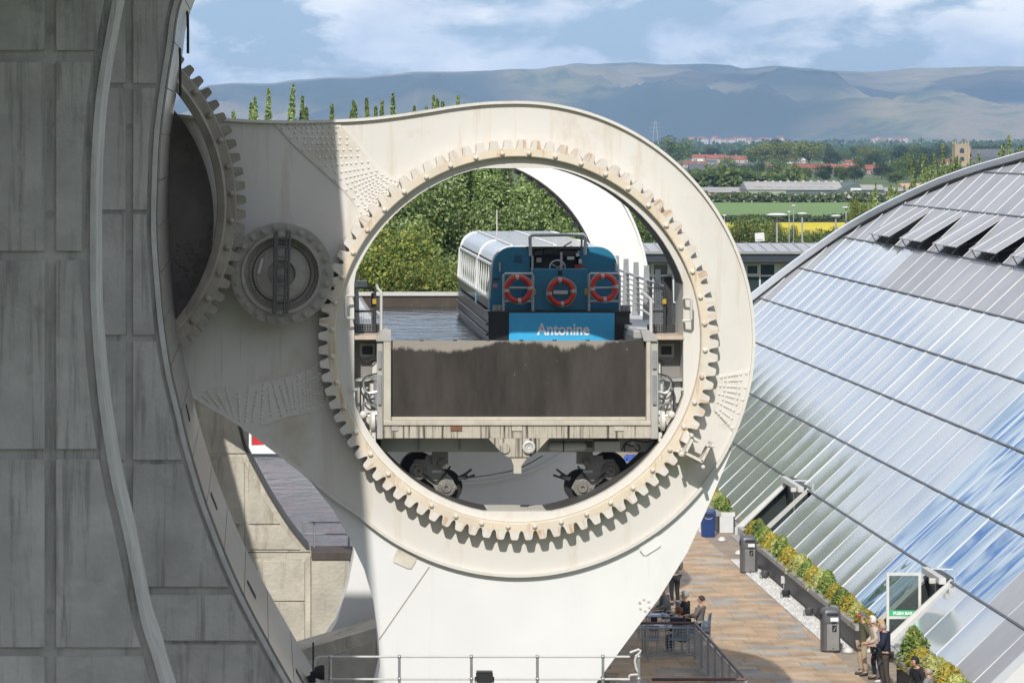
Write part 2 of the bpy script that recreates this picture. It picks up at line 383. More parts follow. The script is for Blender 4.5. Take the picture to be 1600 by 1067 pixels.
def curve_fn(pts):
    P = crom(pts, 5)
    def fn(y):
        for i in range(len(P) - 1):
            if P[i][1] <= y <= P[i+1][1]: return lerp(P[i][0], P[i+1][0], (y - P[i][1]) / max(1e-6, P[i+1][1] - P[i][1]))
        return P[0][0] if y < P[0][1] else P[-1][0]
    return fn
P1 = [(330,-400),(262,-260),(215,-130),(185.5,0),(176,49),(165,112),(157.5,169),(153.5,225),(151,285),(150,397),(152,492),(161,605),(171,680),(184,755),(203,837),(217,906),(231,975),(247,1023),(262,1075),(300,1180),(350,1300),(400,1400)]
P2 = [(480,-420),(395,-270),(335,-130),(281,0),(268,75),(259,131),(249,210),(245.5,281),(244,337),(245,380),(249,436),(255,504),(266,579),(279,635),(294,699),(317,777),(330,813),(354,875),(382,937),(413,996),(450,1062),(520,1180),(610,1310),(680,1400)]
P3 = [(385,330),(362,430),(352,520),(358,600),(376,668),(385,701),(407,744),(424,775),(455,823),(485,860)]
f1_, f2_, f3_ = curve_fn(P1), curve_fn(P2), curve_fn(P3)
def pier_poly(fn, left, y0, y1, Y, step=12):
    pts = []; y = y0
    while y < y1: pts.append((fn(y), y)); y += step
    pts.append((fn(y1), y1)); return xz(pts + [(left, y1), (left, y0)], Y)
def panel(name, fn, x0, x1, y0, y1, Y, proud, parent, mat, margin=0):
    """a formwork panel standing proud of the recessed joints; x1 None = follow the curve"""
    pts = []
    n = 10
    for i in range(n + 1):
        y = lerp(y0, y1, i / n); pts.append(((fn(y) - margin) if x1 is None else min(x1, fn(y) - margin), y))
    pts += [(x0, y1), (x0, y0)]
    return part(name, MB().prism(xz(pts, Y), Y - proud, Y + .02), mat, parent, bevel=.012)

Ya = 70.0; top1 = CY - 5 * F / Ya
A = empty('aqueduct_pier', W(60, 1060, Ya), 'nearest grey concrete pier in deep shade, filling the left edge, with a vertical recessed channel', 'pier', 'flared concrete piers')
part('pier_body', MB().prism(pier_poly(f1_, -330, top1, 1400, Ya), Ya, Ya + 2.8), CONC, A)
for (y0, y1) in ((-190, 79), (97, 392), (407, 701), (717, 1010), (1024, 1390)):
    panel('panel', f1_, -120, 70, y0, y1, Ya, .09, A, CONC)
    panel('panel', f1_, 88, None, y0, y1, Ya, .09, A, CONC, margin=24 if y0 > 900 else 22)
    for yy in (y0 + 98, y0 + 238): part('tie_hole', MB().lathe([(0, -.004), (.085, -.004), (.085, .02)], W(79, yy, Ya), 'Y', 10), STEEL, A)
# edge strip that follows the curve, coloured paler for the skylight it catches
def edge_strip(fn, wd, y0, y1, Ya_, proud, name, parent, mat, wtop=None):
    a = []; b = []; y = y0
    while y <= y1: a.append((fn(y), y)); b.append((fn(y) - wd, y)); y += 14
    return part(name, MB().strip(xz(a, Ya_), xz(b, Ya_), Ya_ - proud, Ya_ + .03), mat, parent)
edge_strip(f1_, 9, -190, 1390, Ya, .10, 'edge_strip', A, CONCE)

Yb, Yb2 = 78.5, 87.5; top2 = CY - 5 * F / Yb
B = empty('aqueduct_pier', W(220, 1060, Yb), 'second shaded concrete pier, metal clad along its curved side, beside the big gear', 'pier', 'flared concrete piers')
part('pier_body', MB().prism(pier_poly(f2_, -60, top2, 1400, Yb), Yb, Yb2), CONC, B)
for (y0, y1) in ((-190, 130), (138, 328), (335, 523), (533, 718), (725, 916), (929, 1000), (1006, 1390)):
    panel('panel', f2_, -50, 196, y0, y1, Yb, .07, B, CONC)
    panel('panel', f2_, 208, None, y0, y1, Yb, .07, B, CONC, margin=15)
    part('tie_hole', MB().lathe([(0, -.004), (.07, -.004), (.07, .02)], W(202, y0 + 60, Yb), 'Y', 10), STEEL, B)
edge_strip(f2_, 8, -190, 1390, Yb, .08, 'edge_strip', B, CONCE)
ys = [-150 + 72 * i for i in range(21)]
for q, (y0, y1) in enumerate(zip(ys[:-1], ys[1:])):
    n = 6; mb = MB(); P = []
    for i in range(n + 1):
        y = lerp(y0 + .7, y1 - .7, i / n); a = W(f2_(y), y, Yb); b_ = W(f2_(y + 1), y + 1, Yb)
        tdir = (b_ - a).normalized(); nrm = Vector((-tdir.z, 0, tdir.x)); nrm = nrm if nrm.x > 0 else -nrm
        for (dn, dy) in ((.012, .05), (.05, .05), (.05, Yb2 - Yb - .05), (.012, Yb2 - Yb - .05)): P.append((a.x + nrm.x*dn, Yb + dy, a.z + nrm.z*dn))
    fs = []
    for i in range(n):
        for k in range(4): fs.append((i*4+k, i*4+(k+1)%4, (i+1)*4+(k+1)%4, (i+1)*4+k))
    fs += [(0,1,2,3), (n*4+3, n*4+2, n*4+1, n*4)]
    mb.add(P, fs); part('cladding_panel', mb, CLAD, B)
    if q % 2 == 1 and q > 9:
        y = y0 + 8; a = W(f2_(y), y, Yb); b_ = W(f2_(y + 26), y + 26, Yb); tdir = (b_ - a); nn_ = Vector((-tdir.z, 0, tdir.x)).normalized(); nn_ = nn_ if nn_.x > 0 else -nn_
        part('vent_slot', MB().bar(a + Vector((0, 3.2, 0)) + nn_*.055, b_ + Vector((0, 3.2, 0)) + nn_*.055, .55, .02, up=nn_), BLACK, B)
cb = MB(); p0 = W(290, 12, 84)
cb.tube(crom([W(282, 30, 84), W(289, 20, 84), W(293, 26, 84), W(293.5, 84, 84)], 6), .035, 5)
cb.tube(crom([W(276, 82, 83), W(280, 76, 83), W(281.5, 84, 83), W(282, 150, 83)], 6), .03, 5)
part('loose_cable', cb, BLACK, B)

Yc = 116.0
Dp = empty('aqueduct_pier', W(380, 1000, Yc), 'sunlit cream concrete pier behind the wheel, above the dock wall', 'pier', 'flared concrete piers')
part('pier_body', MB().prism(pier_poly(f3_, 150, 330, 862, Yc, 8), Yc, Yc + 1.8), CONC2, Dp)
for (x0, x1, y0, y1) in ((190, 382, 560, 708), (389, None, 560, 708), (190, 382, 713, 818), (389, None, 713, 818), (190, 382, 823, 858), (389, None, 823, 858)):
    panel('panel', f3_, x0, x1, y0, y1, Yc, .05, Dp, CONC2, margin=14)
a = []; b_ = []
for y in range(560, 862, 8): a.append((f3_(y) + 1.5, y)); b_.append((f3_(y) - 3.5, y))
part('edge_strip', MB().strip(xz(a, Yc), xz(b_, Yc), Yc - .08, Yc + 1.7), M('edge_flashing', (.06, .058, .055), .6), Dp)
wl = empty('dock_wall', (3, Yc, -4), 'pale weathered concrete dock wall under the sunlit pier, with a dark coping', 'wall')
za = W(0, 862, Yc).z
part('wall_body', MB().box(-12, X1d - .02, Yc, Yc + 1.75, -4, za - .22), CONC2, wl)
for (p0, p1, q0, q1) in ((200, 381, 876, 938), (200, 381, 941, 1003), (385, 476, 876, 938), (385, 476, 941, 1003), (486, 546, 872, 1003), (549, 640, 872, 1003)):
    a = W(p0, q1, Yc); b_ = W(p1, q0, Yc); part('panel', MB().box(a.x, b_.x, Yc - .05, Yc + .02, a.z, b_.z), CONC2, wl, bevel=.012)
part('pilaster', MB().pbox(477, 485.5, 868, 1010, Yc - .14, Yc + .02, Yc), CONC2, wl, bevel=.02)
part('coping', MB().box(W(487, 0, Yc).x, X1d - .04, Yc - .12, Yc + 1.9, za - .22, za - .02), M('dark_timber_coping', (.075, .06, .05), .8, var=.3, scale=4), wl)
part('coping_pad', MB().box(-12, W(487, 0, Yc).x - .01, Yc, Yc + 1.75, za - .22, za - .03), CONC2, wl)
rl = empty('safety_railing', W(480, 850, Yc + 1.4), 'thin grey tubular railing standing on the dock wall coping', 'railing')
for px in (475, 491, 545, 600, 655): part('post', MB().tube([W(px, 859, Yc + 1.5) , W(px, 815, Yc + 1.5)], .035, 6), GALV, rl)
for py in (815.5, 834): part('rail', MB().tube([W(475, py, Yc + 1.5), W(655, py, Yc + 1.5)], .03, 6), GALV, rl)
rm = empty('concrete_ramp', W(520, 1000, 108.5), 'low sloping concrete plinth at the foot of the far arm', 'plinth')
part('ramp_body', MB().prism(xz([(300, 1400), (330, 1062), (464, 1017), (586, 981), (680, 955), (700, 1400)], 108.5), 108.5, 110.6), CONC2, rm)
part('ramp_panel', MB().prism(xz([(480, 1200), (482, 1032), (586, 1000), (690, 968), (690, 1200)], 108.5), 108.43, 108.52), CONC2, rm, bevel=.015)
# ------------------------------------------------------------------ the rotating wheel
Y0 = 88.0
GC = (808.0, 529.5)
def circ(r, a0, a1, n, c=GC): return [(c[0] + r*math.cos(R(lerp(a0, a1, i/n))), c[1] - r*math.sin(R(lerp(a0, a1, i/n)))) for i in range(n + 1)]
HUB = (64.0, 321.0)
top_path = crom([(64,169),(150,170.5),(220,174),(270,178),(330,183.5),(400,187.5),(450,188.5),(510,187.5),(570,184.5),(620,179),(670,171.5),(710,165),(760,159.5),(808,158)], 5)
top_path = [(p[0], p[1]) for p in top_path]
arc = circ(371.5, 90, -132, 90)[1:]
low_path = [(p[0], p[1]) for p in crom([arc[-1], (520,779), (480,746), (442,716), (405,688), (368,661), (330,638), (293,615), (200,556), (120,506), (64,473)], 5)][1:]
half = top_path + arc + low_path
rot = [(2*HUB[0] - p[0], 2*HUB[1] - p[1]) for p in half]
outline = half[:-1] + rot[:-1]
def hole_pts(r=275, xl=-256, xr=259, yt=267.5, yb=268.5, n=96):
    o = []
    for i in range(n):
        a = 2*PI*i/n; x = r*math.cos(a); y = -r*math.sin(a)
        o.append((GC[0] + max(xl, min(xr, x)), GC[1] + max(-yt, min(yb, y))))
    return o
def mirr(pts): return [(2*HUB[0] - p[0], 2*HUB[1] - p[1]) for p in pts]
wheel = empty('rotating_boat_lift', W(64, 1067, Y0), 'huge cream steel wheel arm with a round eye and a pointed beak below', 'boat lift')
hole = hole_pts()
TH = 1.5
arm = part('arm', MB().prism(xz(outline, Y0), Y0, Y0 + TH, [xz(hole, Y0), xz(mirr(hole), Y0)]), WHITE, wheel)
beak_px = [(425,692),(442,714),(486,753),(521,797),(547,843),(569,889),(584,941),(591,994),(594,1040),(582,1101),(560,1174),(531,1221),(470,1285),(620,1292),(760,1228),(870,1142),(932,1067),(985,995),(1030,935),(1075,862),(1112,780),(1143,705),(1163,625)] + circ(335, -5, -152, 40)
beak = part('beak', MB().prism(xz(beak_px, Y0), Y0 + .05, Y0 + TH - .1), BEAKM, wheel)
def offs(path, d, c=None):
    o = []
    for i, p in enumerate(path):
        a = Vector(path[max(i-1, 0)]); b = Vector(path[min(i+1, len(path)-1)]); t = (b - a).normalized(); o.append((p[0] - t.y*d, p[1] + t.x*d))
    return o
flp = [p for p in half if p[0] > 150]
flange = part('edge_flange', MB().strip(xz(flp, Y0), xz(offs(flp, 4.5), Y0), Y0 - .11, Y0 + .02), WHITE, wheel)
arm2 = []
for o in (arm, beak, flange):
    c = o.copy(); C.objects.link(c); c.location.y += 25 - TH; c.data = c.data.copy(); c.data.materials[0] = BEAKM; arm2.append(c)
part('axle', MB().lathe([(1.95, Y0 + TH - .02), (1.95, Y0 + 25 - TH + .02)], (W(*HUB, Y0).x, 0, W(*HUB, Y0).z), 'Y', 40), WHITE, wheel, smooth=True)
# rim of the eye: the running track
rim_o = circ(284.2, 0, 360, 120)[:-1]
part('eye_rim', MB().prism(xz(rim_o, Y0), Y0 - .23, Y0 + .02, [xz(hole_pts(273, -255, 258, 266.5, 267.5), Y0)]), WHITE, wheel)
part('eye_lining', MB().lathe([(276*Y0/F, Y0 + .03), (272.5*Y0/F, Y0 + .03), (272.5*Y0/F, Y0 + TH - .03), (276*Y0/F, Y0 + TH - .03)], (W(*GC, Y0).x, 0, W(*GC, Y0).z), 'Y', 120, 0, 2*PI, True), M('eye_lining_grey', (.085, .08, .075), .6, var=.3), wheel)
tb = MB().prism(xz(circ(284, 0, 360, 96)[:-1], Y0 + 25 - TH), Y0 + 25 - TH - .45, Y0 + 25 - TH - .02, [xz(hole_pts(274.5, -256, 259, 267, 268), Y0 + 25 - TH)])
# far-side track inside the far eye (dark, ribbed)
s_ = (Y0) / (Y0 + 25 - TH)
c_far = [(W(*GC, Y0).x), (W(*GC, Y0).z)]; m2 = Y0 / F
trk = MB()
trk.lathe([(273.5*m2, Y0+25-TH+.03), (272*m2, Y0+25-TH+.03), (272*m2, Y0+25-.05), (273.5*m2, Y0+25-.05)], (c_far[0], 0, c_far[1]), 'Y', 90, R(-60), R(75), True)
part('running_track', trk, M('track_brown', (.075, .062, .052), .7, var=.3), wheel)
for k in range(24):
    a = R(-58 + k * 5.6); r = 272*m2 - .04
    p = Vector((c_far[0] + r*math.cos(a), Y0+25-TH+.15, c_far[1] + r*math.sin(a)))
    part('track_block', MB().bar(p, p + Vector((0, TH - .35, 0)), .16, .1, up=(math.cos(a), 0, math.sin(a))), DARK, wheel)
# splice plates with their rivets
def rivets(pts, r=.036, h=.026, y=Y0 - .03):
    mb = MB()
    for p in pts:
        c = W(p[0], p[1], Y0); mb.lathe([(r, 0), (r*.8, -h*.7), (r*.35, -h), (0, -h)], (c.x, y, c.z), 'Y', 7)
    return mb
def plate(Lp, Rp, rows, fr, name):
    Lc = [Vector(p) for p in crom(Lp, 6)]; Rc = [Vector(p) for p in crom(Rp, 6)]
    poly = [(p.x, p.y) for p in Lc] + [(p.x, p.y) for p in Rc[::-1]]
    o = part('splice_plate', MB().prism(xz(poly, Y0), Y0 - .03, Y0 + .01), WHITE, wheel)
    pts = []
    for i in range(rows):
        t = (i + .6) / rows
        def at(P):
            q = t * (len(P) - 1); k = min(int(q), len(P) - 2); return P[k].lerp(P[k+1], q - k)
        a, b = at(Lc), at(Rc)
        for k, u in enumerate(fr):
            if (k < 1 or k >= len(fr) - 1) and i % 2: continue
            uu = u + (.025 if i % 2 else 0)
            pts.append(tuple(a.lerp(b, uu)))
    part('rivets', rivets(pts), WHITE, o, smooth=50, kind='stuff')
fr = (.06, .17, .28, .37, .45, .53, .61, .70, .81, .92)
plate([(414,191),(432,198),(460,228),(514,277),(546,308),(559,332),(563,352)], [(529,191),(532,195),(562,229),(591,263),(607,274),(620,278),(632,278)], 24, fr, 'top')
plate([(300,617),(337,607),(400,599),(428,593),(465,584),(487,574),(501,564)], [(330,636),(362,655),(389,671),(446,652),(470,647),(490,644),(508,643)], 22, fr, 'low')
plate([(1121,588),(1119,605),(1117,622),(1115,640)], [(1171,578),(1168,610),(1160,640),(1146,675)], 9, (.12, .24, .36, .44, .52, .6, .72, .9), 'side')
# access hatches, weld seams, lifting bolts, grab rails
RUSTW = M('rusty_hatch', (.62, .57, .48), .55, var=.15, scale=3, spots=(.38, .22, .10), sp_scale=2.2, sp_lo=.55)
part('access_hatch', MB().prism(xz([(621,857),(651,871),(650,877),(643,888),(637,888),(615,878),(614,873)], Y0), Y0 + .02, Y0 + .06), RUSTW, wheel)
part('access_hatch', MB().prism(xz([(996,852),(1024,835),(1028,838),(1033,851),(1030,855),(1009,868),(1005,866)], Y0), Y0 + .02, Y0 + .06), BEAKM, wheel)
SEAM = M('weld_seam', (.30, .25, .19), .7)
for a, b in (((671, 885), (592, 999)), ((1000, 861), (1006, 868)), ((1009, 868), (1032, 854)), ((1128, 690), (1143, 703))):
    part('weld_seam', MB().bar(W(*a, Y0 + .045), W(*b, Y0 + .045), .02, .02, up=(0, 1, 0)), SEAM, wheel)
for k in range(6):
    a = k * PI / 3 + .4; p = W(1007 + 8*math.cos(a), 944 + 9*math.sin(a), Y0 + .05)
    part('bolt', MB().lathe([(.038, .01), (.034, -.03), (0, -.035)], p, 'Y', 8), GEAR, wheel)
def grab(px, py0, py1, sgn):
    x0 = px; x1 = px + 12 * sgn; Yq = Y0 - .30
    P = [W(x0, py0, Yq), W(x0, py0, Yq - .25), W(x1 - 2*sgn, py0, Yq - .28), W(x1, py0 + 3, Yq - .28), W(x1, py1 - 3, Yq - .28), W(x1 - 2*sgn, py1, Yq - .28), W(x0, py1, Yq - .25), W(x0, py1, Yq)]
    part('grab_rail', MB().tube(P, .035, 6), LSTEEL, wheel)
grab(552, 462, 497, -1); grab(1068, 466, 501, 1)
# grease box bolted over the teeth at lower right
bxp = W(1088, 701, Y0 - .78); ca, sa = math.cos(R(-27)), math.sin(R(-27))
lb = MB()
def rp(u, v, y): return Vector((bxp.x + u*ca - v*sa, y, bxp.z + u*sa + v*ca))
for (u0, v0, u1, v1) in ((-.24, -.2, .24, -.2), (-.24, .2, .24, .2)): lb.bar(rp(u0, v0, bxp.y), rp(u1, v1, bxp.y), .5, .06, up=rp(0, 1, 0) - rp(0, 0, 0))
for (u0, v0, u1, v1) in ((-.22, -.2, -.22, .2), (.22, -.2, .22, .2)): lb.bar(rp(u0, v0, bxp.y), rp(u1, v1, bxp.y), .5, .06, up=rp(1, 0, 0) - rp(0, 0, 0))
lb.bar(rp(-.3, -.24, bxp.y + .2), rp(.3, -.24, bxp.y + .2), .6, .1); lb.bar(rp(.3, -.3, bxp.y + .3), rp(.3, .3, bxp.y + .3), .55, .08)
gbx = part('grease_box', lb, GEAR, wheel)
part('bracket', MB().bar(rp(-.42, .1, bxp.y + .25), rp(-.2, .1, bxp.y + .25), .3, .2), GEAR, gbx)
for (u, v) in ((-.28, .24), (.28, .24), (-.3, -.28), (.3, -.3)): part('bolt', MB().lathe([(.045, .1), (.045, -.1), (0, -.12)], rp(u, v, bxp.y - .18), 'Y', 8), GEAR, gbx)

# ------------------------------------------------------------------ gears
NT = 88
def tooth_mb(R0, R1, y0, y1, pitch, sc=1.0):
    prof = [(R0, .54), (R0 + .03, .43), (R0 + .08, .345), (R1 - .07, .29), (R1 - .025, .255), (R1, .17)]
    P = [(-hw*pitch, r) for r, hw in prof] + [(hw*pitch, r) for r, hw in prof[::-1]]
    return MB().prism(P, y0, y1)
mpx = Y0 / F
def gear_ring(thing, c, R0, R1, Rin, y0, y1, nt, mat, a_off=0, skip=None):
    me = mesh_of('tooth', tooth_mb(R0 - .03, R1, 0, y1 - y0, 2*PI*(R0+R1)/2/nt), mat)
    for k in range(nt):
        a = 2*PI*k/nt + a_off
        if skip and skip(a): continue
        inst('tooth', me, thing, (c.x, y0 + .003, c.z), (0, a, 0), world=True)
cg = W(*GC, Y0)
ring = empty('ring_gear', (cg.x, Y0 - .45, cg.z - 4.8), 'rust streaked toothed ring around the round eye holding the boat trough', 'gear')
R0g, R1g = 297*mpx, 311*mpx
part('gear_band', MB().lathe([(284.5*mpx, Y0 - .02), (284.5*mpx, Y0 - .43), (286*mpx, Y0 - .45), (R0g, Y0 - .45), (R0g, Y0 - .02)], (cg.x, 0, cg.z), 'Y', 176), GEARB, ring, smooth=30)
gear_ring(ring, cg, R0g, R1g, 0, Y0 - .45, Y0 - .03, NT, GEAR, .02)
me = mesh_of('ring_bolt', MB().lathe([(.062, .0), (.058, -.04), (.035, -.065), (0, -.07)], (0, 0, 0), 'Y', 9), GEAR, smooth=50)
for k in range(44):
    a = 2*PI*(2*k + .5)/NT + .02
    inst('bolt', me, ring, (cg.x + 290.5*mpx*math.sin(a), Y0 - .45, cg.z + 290.5*mpx*math.cos(a)), (0, 0, 0), world=True)
for k in range(11):                                   # joints between gear segments
    a = 2*PI*(8*k + 4.5)/NT + .02; d_ = Vector((math.sin(a), 0, math.cos(a)))
    p = Vector((cg.x, Y0 - .455, cg.z)) + d_*285*mpx
    part('segment_joint', MB().bar(p, p + d_*12*mpx, .014, .014, up=(0, 1, 0)), SEAM, ring)

# fixed central gear
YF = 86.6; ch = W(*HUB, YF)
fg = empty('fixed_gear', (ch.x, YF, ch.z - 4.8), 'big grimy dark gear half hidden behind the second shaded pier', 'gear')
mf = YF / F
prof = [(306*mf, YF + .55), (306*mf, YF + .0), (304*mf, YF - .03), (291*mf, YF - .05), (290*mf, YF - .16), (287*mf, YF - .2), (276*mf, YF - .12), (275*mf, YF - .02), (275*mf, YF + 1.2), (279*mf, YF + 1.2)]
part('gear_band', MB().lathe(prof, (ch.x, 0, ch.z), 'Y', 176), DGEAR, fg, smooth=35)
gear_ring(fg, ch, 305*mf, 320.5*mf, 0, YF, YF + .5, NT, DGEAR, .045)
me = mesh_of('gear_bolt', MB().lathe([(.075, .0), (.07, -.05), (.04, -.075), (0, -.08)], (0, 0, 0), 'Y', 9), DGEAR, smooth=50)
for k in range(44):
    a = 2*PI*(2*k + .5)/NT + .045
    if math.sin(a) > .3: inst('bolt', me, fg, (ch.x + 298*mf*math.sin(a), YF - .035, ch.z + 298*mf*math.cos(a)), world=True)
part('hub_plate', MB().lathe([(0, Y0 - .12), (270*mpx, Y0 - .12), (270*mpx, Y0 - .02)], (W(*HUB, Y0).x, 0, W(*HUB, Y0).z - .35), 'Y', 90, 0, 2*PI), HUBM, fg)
hp = []
for k in range(40): hp.append((275 + rnd.random()*40, 375 + rnd.random()*70))
part('plate_studs', rivets(hp, .04, .03, Y0 - .12), HUBM, fg, kind='stuff')

# idler gear with its flange, bearing and ladder
YI = 87.0; ci = W(440, 428, YI); mi = YI / F
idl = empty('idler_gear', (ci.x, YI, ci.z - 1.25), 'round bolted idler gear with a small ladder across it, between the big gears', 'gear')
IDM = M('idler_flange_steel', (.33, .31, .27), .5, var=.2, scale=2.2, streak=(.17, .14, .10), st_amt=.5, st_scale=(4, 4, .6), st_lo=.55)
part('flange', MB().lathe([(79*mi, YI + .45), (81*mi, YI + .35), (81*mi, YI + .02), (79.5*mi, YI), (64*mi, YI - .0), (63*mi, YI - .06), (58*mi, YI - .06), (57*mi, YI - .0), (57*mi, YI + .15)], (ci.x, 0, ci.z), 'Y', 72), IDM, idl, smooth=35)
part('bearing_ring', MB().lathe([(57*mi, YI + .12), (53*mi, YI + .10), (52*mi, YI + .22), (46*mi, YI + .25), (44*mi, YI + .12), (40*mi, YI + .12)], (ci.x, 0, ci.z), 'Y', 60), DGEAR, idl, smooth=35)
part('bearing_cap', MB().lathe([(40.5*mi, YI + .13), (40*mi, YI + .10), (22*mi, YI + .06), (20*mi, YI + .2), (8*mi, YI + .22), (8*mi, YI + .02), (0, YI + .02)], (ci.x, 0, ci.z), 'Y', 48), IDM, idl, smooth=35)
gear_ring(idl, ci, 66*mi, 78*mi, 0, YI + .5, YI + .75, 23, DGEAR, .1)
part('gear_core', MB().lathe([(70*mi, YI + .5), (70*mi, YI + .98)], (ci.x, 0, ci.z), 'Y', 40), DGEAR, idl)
me = mesh_of('hex_bolt', MB().lathe([(.085, .0), (.085, -.018), (.05, -.02), (.05, -.08), (0, -.085)], (0, 0, 0), 'Y', 12), IDM)
for k in range(23):
    a = 2*PI*k/23 + .15; inst('bolt', me, idl, (ci.x + 72*mi*math.sin(a), YI - .0, ci.z + 72*mi*math.cos(a)), (0, a, 0), world=True)
me = mesh_of('stud', MB().lathe([(.02, .0), (.02, -.03), (0, -.035)], (0, 0, 0), 'Y', 6), GALV)
sm = MB()
for k in range(60):
    a = 2*PI*k/60; sm.lathe([(.022, .1), (.022, .06), (0, .055)], (ci.x + 49*mi*math.sin(a), YI + .14, ci.z + 49*mi*math.cos(a)), 'Y', 6)
part('stud_ring', sm, GALV, idl, kind='stuff')
LADM = M('ladder_grey', (.10, .098, .092), .5, var=.15)
ld = part('ladder', MB().tube([W(428, 490, YI - .3), W(430, 364, YI - .3)], .035, 6), LADM, idl)
for (a, b) in ((452, 456), (433, 436), (447, 451)): part('ladder_rail', MB().tube([W(a - 3, 490, YI - .3), W(b - 3, 362, YI - .3)], .03, 6), LADM, ld)
for k in range(8):
    y = 372 + k*15; part('rung', MB().bar(W(430, y, YI - .3), W(452, y, YI - .3), .06, .04), LADM, ld)
part('maker_plate', MB().prism([(W(402, 427, YI).x, W(402, 427, YI).z), (W(406, 428, YI).x, W(406, 428, YI).z), (W(412, 405, YI).x, W(412, 405, YI).z), (W(408, 404, YI).x, W(408, 404, YI).z)], YI - .0, YI + .2), LSTEEL, idl)
# ------------------------------------------------------------------ the gondola: a water trough hung in the eye
YG = 87.72
go = empty('gondola', W(809, 720, YG), 'steel water trough in the round eye, with wet brown end gate and bogie wheels', 'gondola')
DEPTH = 24.8
# wet gate: stain with a ragged upper edge, dry band on top
gm = bpy.data.materials.new('wet_gate'); gm.use_nodes = True; t = gm.node_tree; b = t.nodes['Principled BSDF']; Lk = t.links.new
tcn = nn(t, 'ShaderNodeTexCoord'); sp = nn(t, 'ShaderNodeSeparateXYZ'); Lk(tcn.outputs['Generated'], sp.inputs[0])
n1 = nn(t, 'ShaderNodeTexNoise'); n1.inputs['Scale'].default_value = 2.6; n1.inputs['Detail'].default_value = 9; n1.inputs['Roughness'].default_value = .72
mpp = nn(t, 'ShaderNodeMapping'); mpp.inputs['Scale'].default_value = (1.3, 1, .35); Lk(tcn.outputs['Object'], mpp.inputs[0]); Lk(mpp.outputs[0], n1.inputs['Vector'])
m1 = nn(t, 'ShaderNodeMath', operation='MULTIPLY_ADD'); Lk(n1.outputs[0], m1.inputs[0]); m1.inputs[1].default_value = .2; Lk(sp.outputs['Z'], m1.inputs[2])
nl = nn(t, 'ShaderNodeTexNoise'); nl.inputs['Scale'].default_value = .55; nl.inputs['Detail'].default_value = 2; Lk(tcn.outputs['Object'], nl.inputs['Vector'])
m1b = nn(t, 'ShaderNodeMath', operation='MULTIPLY_ADD'); Lk(nl.outputs[0], m1b.inputs[0]); m1b.inputs[1].default_value = .55; Lk(m1.outputs[0], m1b.inputs[2])
r1 = nn(t, 'ShaderNodeMapRange'); r1.inputs[1].default_value = 1.255; r1.inputs[2].default_value = 1.295; Lk(m1b.outputs[0], r1.inputs[0])
n2 = nn(t, 'ShaderNodeTexNoise'); n2.inputs['Scale'].default_value = .9; n2.inputs['Detail'].default_value = 8; n2.inputs['Roughness'].default_value = .7; Lk(mpp.outputs[0], n2.inputs['Vector'])
r2 = nn(t, 'ShaderNodeValToRGB'); r2.color_ramp.elements[0].position = .3; r2.color_ramp.elements[1].position = .75
r2.color_ramp.elements[0].color = (.024, .0205, .0175, 1); r2.color_ramp.elements[1].color = (.074, .063, .054, 1); Lk(n2.outputs[0], r2.inputs[0])
x1 = nn(t, 'ShaderNodeMixRGB'); Lk(r1.outputs[0], x1.inputs[0]); Lk(r2.outputs[0], x1.inputs[1]); x1.inputs[2].default_value = (.30, .27, .235, 1)
n3 = nn(t, 'ShaderNodeTexNoise'); n3.inputs['Scale'].default_value = 9; n3.inputs['Detail'].default_value = 2; Lk(tcn.outputs['Object'], n3.inputs['Vector'])
r3 = nn(t, 'ShaderNodeMapRange'); r3.inputs[1].default_value = .74; r3.inputs[2].default_value = .76; Lk(n3.outputs[0], r3.inputs[0])
x2 = nn(t, 'ShaderNodeMixRGB'); Lk(r3.outputs[0], x2.inputs[0]); Lk(x1.outputs[0], x2.inputs[1]); x2.inputs[2].default_value = (.33, .31, .28, 1)
Lk(x2.outputs[0], b.inputs['Base Color']); b.inputs['Roughness'].default_value = .7; b.inputs['Specular IOR Level'].default_value = .25
FRAME = M('gate_frame_paint', (.50, .455, .38), .55, var=.14, scale=2, streak=(.33, .23, .14), st_amt=.5, st_scale=(5, 5, .5), st_lo=.56)
FRAME2 = M('gate_frame_grey', (.40, .385, .36), .55, var=.14, scale=2, streak=(.26, .2, .14), st_amt=.5, st_scale=(6, 6, .5), st_lo=.55)
DRIP = M('dripped_paint', (.47, .42, .345), .6, var=.15, scale=2, streak=(.022, .019, .016), st_amt=.97, st_scale=(15, 15, .32), st_lo=.50, spots=(.36, .30, .23), sp_scale=1.5, sp_lo=.56)
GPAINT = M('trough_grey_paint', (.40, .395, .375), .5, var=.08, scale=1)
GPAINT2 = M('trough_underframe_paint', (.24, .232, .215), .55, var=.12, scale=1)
part('end_gate', MB().pbox(610, 1011, 533.5, 657, YG + .22, YG + .42, YG), gm, go)
for k in range(7):
    px = 660 + k * 52; part('gate_bolt', MB().pbox(px - 3, px + 3, 531.8, 533.6, YG + .22, YG + .34, YG), DARK, go)
post = part('gate_post', MB().pbox(599, 611, 516, 664, YG, YG + .45, YG), FRAME, go, bevel=.02)
post2 = part('gate_post', MB().pbox(1010, 1017, 533, 664, YG, YG + .45, YG), FRAME, go, bevel=.02)
part('outer_post', MB().pbox(589, 598.6, 533, 686, YG + .06, YG + .5, YG), FRAME2, go, bevel=.02)
part('outer_post', MB().pbox(1017.4, 1029, 533, 686, YG + .06, YG + .5, YG), FRAME2, go, bevel=.02)
for (a, b_) in ((548, 576), (586, 632)):
    part('guide_strip', MB().pbox(591, 596, a, b_, YG - .0, YG + .055, YG), GALV, go); part('guide_strip', MB().pbox(1020, 1026, a, b_, YG - .0, YG + .055, YG), GALV, go)
part('gate_sill', MB().pbox(599, 1017, 657.3, 664.5, YG - .02, YG + .45, YG), FRAME, go, bevel=.015)
